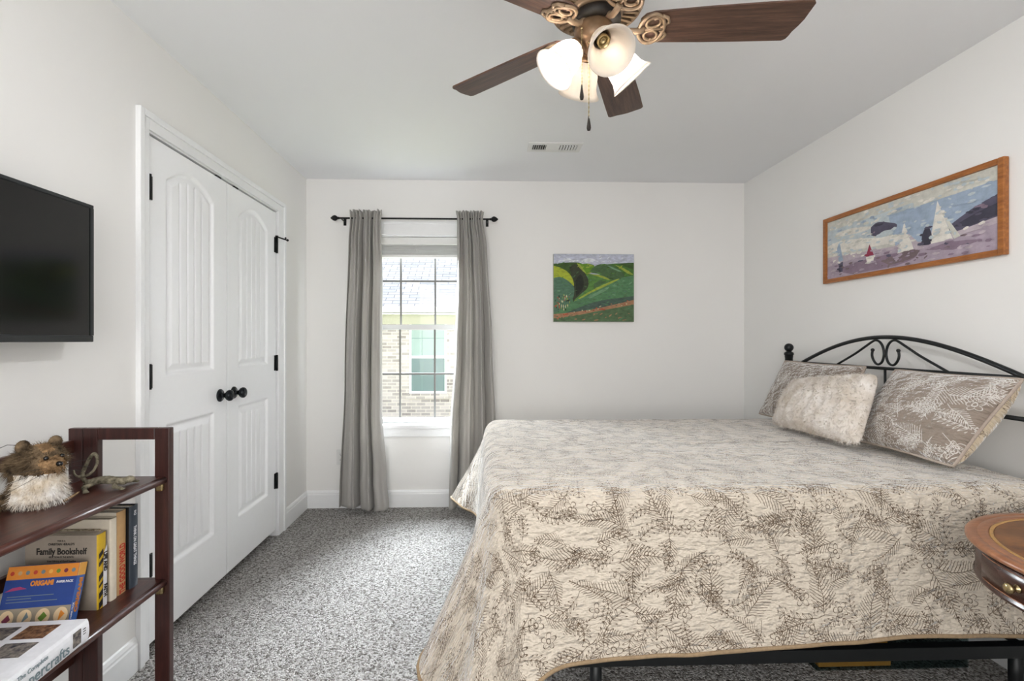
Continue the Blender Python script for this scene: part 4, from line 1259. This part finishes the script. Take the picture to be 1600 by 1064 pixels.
# ------------------------------------------------------------------ bed
HX = 1.90
YC, HW = 2.258, 0.73
bed = thing('bed', (0.95, YC, 0), 'full size bed with a black metal scroll headboard against the right wall', 'bed')
BX_0, BX_1, BY_0, BY_1 = 0.03, 1.865, 1.545, 2.955
def boxy(x0, x1, y0, y1, z0, z1, bev, mat, nm, par=bed):
    return obj(nm, B().box(x0, x1, y0, y1, z0, z1, bev=bev), mat, par)
boxy(BX_0 + 0.02, BX_1, BY_0 + 0.02, BY_1 - 0.02, 0.51, 0.742, 0.04, M_MATT, 'mattress')
boxy(BX_0 + 0.03, BX_1, BY_0 + 0.02, BY_1 - 0.02, 0.265, 0.505, 0.02, M_BOX, 'box_spring')
for y_ in (BY_0 - 0.012, BY_1 + 0.008):
    r_ = obj('side_rail', B().box(0.16, 1.87, y_, y_ + 0.004, 0.212, 0.252, bev=0.001).box(0.16, 1.87, y_ + 0.004, y_ + 0.03, 0.248, 0.252), M_BEDBLACK, bed)
    if y_ < 2:
        for xx in (0.175, 0.195):
            obj('rivet', B().lathe([(0, 0), (0.004, 0), (0.003, 0.002), (0, 0.0025)], Matrix.Translation((xx, y_, 0.234)) @ Matrix.Rotation(R(90), 4, 'X'), 10), M_BLACK, r_)
for xx in (0.36, 1.755):
    for yy in (BY_0 + 0.015, YC, BY_1 - 0.03):
        lg = B().tube([(xx, yy, 0.03), (xx, yy, 0.247)], 0.019, 16).lathe([(0, 0.001), (0.024, 0.001), (0.024, 0.03), (0.012, 0.036), (0, 0.036)], Matrix.Translation((xx, yy, 0)), 16)
        obj('leg', lg, M_BEDBLACK, bed)
    obj('cross_rail', B().box(xx - 0.016, xx + 0.016, BY_0 + 0.02, BY_1 - 0.03, 0.2475, 0.2515), M_BEDBLACK, bed)
hb = obj('headboard', B().tube([(HX, YC - HW, 1.110), (HX, YC + HW, 1.110)], 0.0075, 12).tube([(HX, YC - HW, 0.965), (HX, YC + HW, 0.965)], 0.0085, 12), M_BEDBLACK, bed)
for s in (-1, 1):
    yy = YC + s * HW
    pb = B()
    pb.lathe([(0, 0), (0.022, 0), (0.022, 1.135), (0.0235, 1.137), (0.0235, 1.150), (0.027, 1.153), (0.027, 1.165), (0.020, 1.170), (0.012, 1.176), (0.0, 1.177)], Matrix.Translation((HX, yy, 0)), 24)
    pb.ball((HX, yy, 1.198), 0.026, seg=24)
    obj('post', pb, M_BEDBLACK, hb)
arch = [(HX, YC + HW * 1.0 * 0 + 0.0, 0)] 
ap = []
for i in range(61):
    t = -1 + 2 * i / 60
    y = YC + 0.60 * t
    z = 1.258 - 0.146 * (1 - math.cos(min(1.0, abs(t)) * 1.30)) / (1 - math.cos(1.30))
    ap.append((HX, y, z))
obj('arch', B().tube(ap, 0.0095, 12), M_BEDBLACK, hb)
sc = [(0.074, 1.196), (0.078, 1.172), (0.071, 1.150), (0.054, 1.131), (0.036, 1.128), (0.018, 1.140), (0.008, 1.165), (0.007, 1.188), (0.015, 1.216), (0.032, 1.236), (0.053, 1.243), (0.075, 1.237), (0.12, 1.212), (0.19, 1.173), (0.29, 1.125), (0.315, 1.113)]
for s in (-1, 1):
    cpts = catmull([(HX, YC - s * a, z) for a, z in sc], 6)
    sb = B().tube(cpts, 0.0055, 10)
    sb.ball((HX, YC - s * sc[0][0], sc[0][1]), 0.0085)
    obj('scroll', sb, M_BEDBLACK, hb)
for yy in (YC, YC - 0.245, YC - 0.49, YC + 0.245, YC + 0.49):
    obj('spindle', B().tube([(HX, yy, 0.965), (HX, yy, 1.110)], 0.0055, 10), M_BEDBLACK, hb)
obj('lower_rail', B().tube([(HX, YC - HW, 0.50), (HX, YC + HW, 0.50)], 0.0085, 12), M_BEDBLACK, hb)

# ------------------------------------------------------------------ quilt
ZT = 0.768
ctrl = [  # top edge (x, y) -> hem (x, y, z)
 ((1.86, 2.97), (1.86, 3.02, .36)), ((1.3, 2.97), (1.3, 3.03, .35)), ((.6, 2.97), (.6, 3.03, .33)), ((.17, 2.97), (.13, 3.035, .30)),
 ((.06, 2.955), (-.08, 3.04, .27)), ((.015, 2.90), (-.195, 2.955, .300)), ((.003, 2.80), (-.125, 2.79, .295)), ((0, 2.62), (-.035, 2.63, .30)),
 ((0, 2.25), (-.045, 2.25, .31)), ((0, 1.90), (-.04, 1.90, .30)), ((.0, 1.74), (-.075, 1.75, .28)), ((.004, 1.635), (-.200, 1.545, .250)),
 ((.012, 1.59), (-.165, 1.475, .185)), ((.026, 1.56), (-.085, 1.50, .155)), ((.045, 1.54), (-.060, 1.415, .150)), ((.075, 1.527), (.040, 1.385, .165)),
 ((.13, 1.521), (.115, 1.400, .225)), ((.25, 1.52), (.235, 1.430, .283)), ((.5, 1.52), (.5, 1.452, .296)), ((.85, 1.52), (.86, 1.448, .312)),
 ((1.25, 1.52), (1.26, 1.456, .333)), ((1.6, 1.52), (1.62, 1.448, .338)), ((1.86, 1.52), (1.87, 1.458, .337))]
def quilt():
    NP = 26
    E = catmull([(a[0], a[1], 0) for a, h in ctrl], NP)
    Hm = catmull([h for a, h in ctrl], NP)
    n = len(E)
    # uniform resample by arc length of the mean path
    acc = [0]
    for i in range(1, n):
        acc.append(acc[-1] + max((E[i] - E[i - 1]).length, 0.55 * (Hm[i] - Hm[i - 1]).length))
    N = 560
    ee, hh = [], []
    j = 0
    for k in range(N + 1):
        s = acc[-1] * k / N
        while j < n - 2 and acc[j + 1] < s: j += 1
        t = (s - acc[j]) / max(1e-9, acc[j + 1] - acc[j])
        ee.append(E[j].lerp(E[j + 1], t)); hh.append(Hm[j].lerp(Hm[j + 1], t))
    rows, uvs = [], []
    r = 0.065
    NS, NA, NT = 46, 8, 46
    def jit(p, a):
        return noise.noise(Vector((p.x * a, p.y * a, p.z * a)))
    cols, ucols = [], []
    for k in range(N + 1):
        e, h = ee[k], hh[k]
        med = Vector((min(max(e.x, 0.68), 1.86), YC, 0))
        out = (e - med)
        dmed = out.length
        out = out.normalized()
        # outward direction = path normal
        core = Vector((max(e.x, 0.12), min(max(e.y, 1.64), 2.85), 0))
        nrm = (Vector((e.x, e.y, 0)) - core).normalized()
        col, uc = [], []
        hem_d = (Vector((h.x, h.y, 0)) - e).length
        drop = (ZT - r) - h.z
        for i in range(NS + 1):                      # hem upward
            v = 1 - i / NS
            q = v ** 1.15
            x, y = e.x + (h.x - e.x) * q, e.y + (h.y - e.y) * q
            z = (ZT - r) - drop * v
            p = Vector((x, y, z))
            w = 0.006 * jit(p, 9.0) + 0.010 * v * jit(Vector((p.x, p.y, p.z * 0.4)), 5.0)
            p += nrm * w
            col.append(p); d = r * 0.57 + drop * v * 1.03
            uc.append((e.x + nrm.x * d, e.y + nrm.y * d))
        for i in range(1, NA + 1):
            an = math.pi / 2 * i / NA
            p = Vector((e.x, e.y, 0)) - nrm * (r - r * math.cos(an))
            p.z = ZT - r + r * math.sin(an)
            p += nrm * 0.006 * jit(Vector((e.x, e.y, p.z)), 9.0) * math.cos(an)
            p.z += 0.004 * jit(p, 6.0) * math.sin(an)
            col.append(p); d = r * (math.pi / 2 - an)
            uc.append((e.x + nrm.x * (d - r), e.y + nrm.y * (d - r)))
        e2 = Vector((e.x, e.y, 0)) - nrm * r
        for i in range(1, NT + 1):
            t = i / NT
            p = e2.lerp(med, t)
            dish = 0.010 * jit(Vector((p.x, p.y, 3.3)), 2.3) + 0.005 * jit(Vector((p.x, p.y, 1.0)), 7.0)
            p.z = ZT + dish * min(1, t * 4) + 0.004 * jit(Vector((p.x, p.y, ZT)), 6.0) - 0.012 * max(0, 0.25 - abs(p.x - 0.95)) * 1.0
            col.append(p); uc.append((p.x, p.y))
        cols.append(col); ucols.append(uc)
    b = B()
    b.grid(cols, uvs=ucols)
    o = obj('quilt', b, M_QUILT, label='cream quilt with brown botanical line print draped over the bed', cat='quilt')
    bmesh_me = o.data
    bd = B().tube([c[0] for c in cols[::2]], 0.006, 8)
    obj('binding', bd, M_BIND, o)
    md = o.modifiers.new('thickness', 'SOLIDIFY'); md.thickness = 0.008; md.offset = -1
    return o
quilt()

# ------------------------------------------------------------------ pillows
def pillow(name, label, BL, BR, TR, TL, thick, mats, n=44, piping=None, bulge=0.10, tback=0.55, ex=2.6, rnd_=0.025, ridges=0, fur=False, group='pillows on the bed'):
    BL, BR, TR, TL = map(Vector, (BL, BR, TR, TL))
    nf = ((BR - BL).cross(TL - BL)).normalized()            # towards the viewer
    wid, hei = (BR - BL).length, (TL - BL).length
    def surf(s, t, side):
        # edges drawn in between the corners
        s2 = s + bulge * 0.5 * (0.5 - s) * (4 * t * (1 - t)) * abs(2 * s - 1) ** 2
        t2 = t + bulge * 0.5 * (0.5 - t) * (4 * s * (1 - s)) * abs(2 * t - 1) ** 2
        p = BL * (1 - s2) * (1 - t2) + BR * s2 * (1 - t2) + TR * s2 * t2 + TL * (1 - s2) * t2
        a, c = abs(2 * s - 1), abs(2 * t - 1)
        p = p + ((BL + BR + TR + TL) / 4 - p) * (rnd_ * (a * c) ** 5)
        e_ = ex if side > 0 else max(ex, 3.6)
        hgt = max(0.0, (1 - a ** e_)) ** 0.55 * max(0.0, (1 - c ** e_)) ** 0.55 * (1 if side > 0 else tback)
        hgt *= thick * (1 + 0.10 * noise.noise(Vector((s * 3 + 5 * side, t * 3, thick * 50))))
        if ridges:
            hgt += 0.013 * abs(math.sin(math.pi * ridges * (s + 0.04 * math.sin(9 * t)))) * (hgt / thick)
        return p + nf * hgt * side
    b = B()
    for side, mi in ((1, 0), (-1, 1 if len(mats) > 1 else 0)):
        rows = [[surf(i / n, j / n, side) for i in range(n + 1)] for j in range(n + 1)]
        uv = [[(i / n * wid + 0.37 * thick * 10, j / n * hei + wid) for i in range(n + 1)] for j in range(n + 1)]
        b.grid(rows, mi=mi, uvs=uv)
    bmesh.ops.remove_doubles(b.bm, verts=b.bm.verts, dist=0.0004)
    o = obj(name, b, mats, label=label, cat='pillow', group=group)
    edge = [surf(i / 24, 0, 1) for i in range(24)] + [surf(1, i / 24, 1) for i in range(24)] + [surf(1 - i / 24, 1, 1) for i in range(24)] + [surf(0, 1 - i / 24, 1) for i in range(24)]
    if piping:
        obj('piping', B().tube(edge, 0.0055, 8, closed=True), piping, o)
    if fur:
        fbm = B()
        pts = []
        for _ in range(3000):
            s, t = random.random(), random.random()
            p = surf(s, t, 1); q = surf(min(1, s + .01), t, 1); w = surf(s, min(1, t + .01), 1)
            no = (q - p).cross(w - p)
            if no.length < 1e-9: no = nf
            pts.append((p, no.normalized() if no.dot(nf) > 0 else -no.normalized()))
        for e_ in edge: pts.append((e_, (e_ - (BL + BR + TR + TL) / 4).normalized()))
        strands(fbm, pts, 15000, 0.014, 0.0009, (0, 0, -0.4), 0.6)
        obj('fur_pile', fbm, mats[0], o, kind='stuff', recalc=False)
    return o
pillow('pillow_sham', 'taupe botanical sham standing against the headboard, farthest from the nightstand', (1.70, 2.975, .788), (1.70, 2.33, .788), (1.835, 2.285, 1.118), (1.835, 2.925, 1.120), 0.062, [M_SHAM, M_SHAMB], piping=M_PIPE)
pillow('throw_pillow', 'cream faux fur throw pillow leaning between the two taupe shams', (1.545, 2.585, .790), (1.522, 1.925, .806), (1.700, 2.035, 1.108), (1.680, 2.605, 1.030), 0.070, [M_FURPIL], ridges=8, fur=True, rnd_=0.10)
pillow('pillow_sham', 'taupe botanical sham with cream back leaning nearest the nightstand', (1.655, 2.170, .797), (1.665, 1.680, .793), (1.800, 1.570, 1.116), (1.830, 2.120, 1.115), 0.070, [M_SHAM, M_SHAMB], piping=M_PIPE, tback=1.6)

# clear storage bin under the bed with an orange folder inside
ub = thing('storage_bin', (1.55, 1.93, 0), 'low clear plastic storage bin on the carpet under the bed', 'bin')
b = B()
b.box(1.25, 1.84, 1.80, 1.803, 0.004, 0.13).box(1.25, 1.84, 2.10, 2.103, 0.004, 0.13).box(1.25, 1.253, 1.803, 2.10, 0.004, 0.13).box(1.837, 1.84, 1.803, 2.10, 0.004, 0.13).box(1.25, 1.84, 1.80, 2.103, 0.001, 0.004)
obj('tub', b, M_CLEAR, ub)
obj('lid', B().box(1.243, 1.847, 1.793, 2.11, 0.131, 0.139, bev=0.003), M_CLEAR, ub)
M_FOLD = plain('orange_card', (206, 140, 60), 0.6)
obj('folder', B().box(1.27, 1.55, 1.815, 2.07, 0.005, 0.05, bev=0.002).box(1.27, 1.55, 1.83, 2.05, 0.052, 0.09, bev=0.002), M_FOLD, label='orange cardboard folders inside the clear bin under the bed', cat='folder')

# ------------------------------------------------------------------ drum side table
TCX, TCY, TR_, TZ = 1.568, 1.033, 0.366, 0.735
tb_ = thing('drum_table', (TCX, TCY, 0), 'round dark mahogany drum table with leather top beside the bed', 'side table')
C0 = Matrix.Translation((TCX, TCY, 0))
obj('table_top', B().lathe([(0, TZ - 0.018), (TR_ - 0.010, TZ - 0.018), (TR_, TZ - 0.012), (TR_ + 0.001, TZ - 0.006), (TR_ - 0.004, TZ), (0.345, TZ), (0.343, TZ - 0.0016), (0.341, TZ), (0.324, TZ), (0.320, TZ - 0.002), (0.320, TZ - 0.004), (0, TZ - 0.004)], C0, 96), M_TABLE, tb_)
obj('leather_inset', B().lathe([(0, TZ - 0.0038), (0.310, TZ - 0.0038), (0.310, TZ - 0.0018), (0, TZ - 0.0018)], C0, 80), M_LEATHER, tb_)
obj('gilt_band', B().lathe([(0.311, TZ - 0.0038), (0.319, TZ - 0.0038), (0.319, TZ - 0.0014), (0.311, TZ - 0.0014)], C0, 80, closed=True), M_GILT, tb_)
obj('apron', B().lathe([(0, TZ - 0.0185), (TR_ - 0.020, TZ - 0.0185), (TR_ - 0.020, TZ - 0.098), (TR_ - 0.017, TZ - 0.100), (TR_ - 0.017, TZ - 0.106), (TR_ - 0.024, TZ - 0.110), (0, TZ - 0.110)], C0, 96), M_TABLED, tb_)
# curved drawer front facing the photographer
def arc_panel(a0, a1, r0, r1, z0, z1, n=28):
    b = B()
    rows = []
    for i in range(n + 1):
        a = R(a0 + (a1 - a0) * i / n)
        c, s = math.cos(a), math.sin(a)
        rows.append([(TCX + r * c, TCY + r * s, z) for r, z in ((r0, z0), (r1, z0 + 0.001), (r1, z1 - 0.001), (r0, z1))])
    b.grid(rows, closed=True)
    b.face(rows[0]); b.face(rows[-1][::-1])
    return b
da0, da1 = 151.0, 242.0
dr = obj('drawer', arc_panel(da0, da1, TR_ - 0.0198, TR_ - 0.0165, TZ - 0.092, TZ - 0.024), M_TABLED, tb_)
obj('drawer_gap', arc_panel(da0 - 1.0, da0 - 0.15, TR_ - 0.0199, TR_ - 0.0194, TZ - 0.094, TZ - 0.020, 3), M_INK, tb_)
for zz in (TZ - 0.030, TZ - 0.090):
    obj('bead', B().tube([(TCX + (TR_ - 0.0165) * math.cos(R(a)), TCY + (TR_ - 0.0165) * math.sin(R(a)), zz) for a in [da0 + 1 + i * (da1 - da0 - 2) / 40 for i in range(41)]], 0.0013, 6), M_TABLE, dr)
ka = R(172)
kp = Vector((TCX + (TR_ - 0.0165) * math.cos(ka), TCY + (TR_ - 0.0165) * math.sin(ka), TZ - 0.060))
KM = Matrix.Translation(kp) @ Matrix.Rotation(ka, 4, 'Z') @ Matrix.Rotation(R(90), 4, 'Y')
obj('drawer_knob', B().lathe([(0, 0), (0.010, 0), (0.009, 0.003), (0.005, 0.006), (0.005, 0.010), (0.010, 0.014), (0.0125, 0.019), (0.010, 0.024), (0, 0.026)], KM, 20), M_BRASS, dr)
obj('pedestal', B().lathe([(0, 0.20), (0.045, 0.20), (0.055, 0.23), (0.04, 0.26), (0.05, 0.30), (0.062, 0.36), (0.045, 0.44), (0.03, 0.50), (0.036, 0.58), (0.07, 0.61), (0.075, TZ - 0.1105), (0, TZ - 0.1105)], C0, 32), M_TABLED, tb_)
for k in range(3):
    a = R(20 + 120 * k)
    pts = [(TCX + r * math.cos(a), TCY + r * math.sin(a), z) for r, z in ((0.03, 0.235), (0.08, 0.22), (0.13, 0.16), (0.19, 0.07), (0.235, 0.022))]
    obj('foot', B().tube(catmull(pts, 4), [0.026 - 0.0006 * i for i in range(17)], 10).ball((TCX + 0.24 * math.cos(a), TCY + 0.24 * math.sin(a), 0.021), 0.0205), M_TABLED, tb_)

# ------------------------------------------------------------------ outside: lawn and the neighbour's brick house
def brick_mat():
    g = G('tumbled_brick')
    tc = g.coord()
    sx = g.n('ShaderNodeSeparateXYZ'); g.l(tc, sx.inputs[0])
    cb_ = g.n('ShaderNodeCombineXYZ'); g.l(sx.outputs[0], cb_.inputs[0]); g.l(sx.outputs[2], cb_.inputs[1])
    br = g.n('ShaderNodeTexBrick')
    g.l(cb_.outputs[0], br.inputs['Vector'])
    br.inputs['Scale'].default_value = 1.0
    br.inputs['Brick Width'].default_value = 0.215
    br.inputs['Row Height'].default_value = 0.075
    br.inputs['Mortar Size'].default_value = 0.009
    br.inputs['Color1'].default_value = lin((98, 84, 84)); br.inputs['Color2'].default_value = lin((208, 198, 194))
    br.inputs['Mortar'].default_value = lin((226, 218, 206))
    br.inputs['Bias'].default_value = 0.15
    n = g.noise(tc, 5.0, 4.0, 0.7)
    col = g.mix(g.M('MULTIPLY', n, 0.7), br.outputs['Color'], lin((214, 208, 203)))
    return g.fin(col, 0.9, 0, 0.1)
def shingle_mat():
    g = G('grey_shingles')
    tc = g.coord()
    br = g.n('ShaderNodeTexBrick')
    g.l(tc, br.inputs['Vector'])
    br.inputs['Scale'].default_value = 1.0
    br.inputs['Brick Width'].default_value = 0.33
    br.inputs['Row Height'].default_value = 0.12
    br.inputs['Mortar Size'].default_value = 0.008
    br.inputs['Color1'].default_value = lin((104, 104, 108)); br.inputs['Color2'].default_value = lin((128, 127, 131))
    br.inputs['Mortar'].default_value = lin((66, 66, 70))
    return g.fin(br.outputs['Color'], 0.9, 0, 0.1)
obj('ground', B().box(-9, 9, 4.2, 30, -0.62, -0.5), plain('lawn_grass', (128, 128, 96), 0.95, var=0.35, scale=8), kind='structure')
HY = 11.0
hs = thing('neighboring_house', (-1.2, HY + 2, -0.5), 'pale brick house with grey shingle roof outside the window', 'house')
hx0, hx1, hz0, hz1 = -1.66, -0.82, 0.05, 1.66
b = B()
b.box(-8, hx0, HY, HY + 0.25, -0.5, 1.80).box(hx1, 8, HY, HY + 0.25, -0.5, 1.80).box(hx0, hx1, HY, HY + 0.25, -0.5, hz0).box(hx0, hx1, HY, HY + 0.25, hz1, 1.80)
b.box(hx0 - 0.05, hx1 + 0.05, HY - 0.05, HY, hz0 - 0.11, hz0 - 0.005)
obj('brick_wall', b, brick_mat(), hs)
M_VINYL = plain('white_vinyl', (238, 240, 238), 0.4, var=0.01)
M_TEAL = plain('pale_green_blind', (158, 180, 174), 0.4, var=0.05, scale=4)
M_TEAL2 = plain('grey_green_screen', (112, 134, 134), 0.4, var=0.05, scale=4)
b = B()
frame_box(b, hx0, hx1, HY + 0.02, HY + 0.10, hz0, hz1, 0.05)
b.box(hx0 + 0.05, hx1 - 0.05, HY + 0.02, HY + 0.08, 0.835, 0.895)
hw_ = obj('window_frame', b, M_VINYL, hs)
obj('upper_pane', B().box(hx0 + 0.05, hx1 - 0.05, HY + 0.055, HY + 0.065, 0.895, hz1 - 0.05), M_TEAL, hw_)
obj('lower_pane', B().box(hx0 + 0.05, hx1 - 0.05, HY + 0.045, HY + 0.055, hz0 + 0.05, 0.835), M_TEAL2, hw_)
mb = B().box(-1.385, -1.37, HY + 0.04, HY + 0.0449, hz0 + 0.05, 0.835).box(-1.385, -1.37, HY + 0.05, HY + 0.0549, 0.895, hz1 - 0.05).box(hx0 + 0.05, hx1 - 0.05, HY + 0.051, HY + 0.0549, 1.28, 1.295)
obj('grille', mb, plain('grey_grille', (118, 146, 140), 0.5), hw_)
obj('soffit', B().box(-8.4, 8.4, HY - 0.40, HY + 0.2, 1.801, 1.83), M_VINYL, hs)
obj('frieze_board', B().box(-8, 8, HY - 0.03, HY - 0.001, 1.60, 1.80), plain('tan_frieze', (186, 184, 166), 0.7), hs)
obj('gutter', B().box(-8.4, 8.4, HY - 0.50, HY - 0.40, 1.84, 1.96, bev=0.01), M_VINYL, hs)
b = B()
pr = [(HY - 0.46, 1.95), (HY + 4.2, 1.95 + 4.66 * 0.62), (HY + 8.6, 1.95)]
rows = [[(x, y, z) for y, z in pr] for x in (-8.4, 8.4)]
rows2 = [[(x, y, z - 0.06) for y, z in pr[::-1]] for x in (-8.4, 8.4)]
b.grid([a + c for a, c in zip(rows, rows2)], smooth=False, closed=True)
obj('roof', b, shingle_mat(), hs)
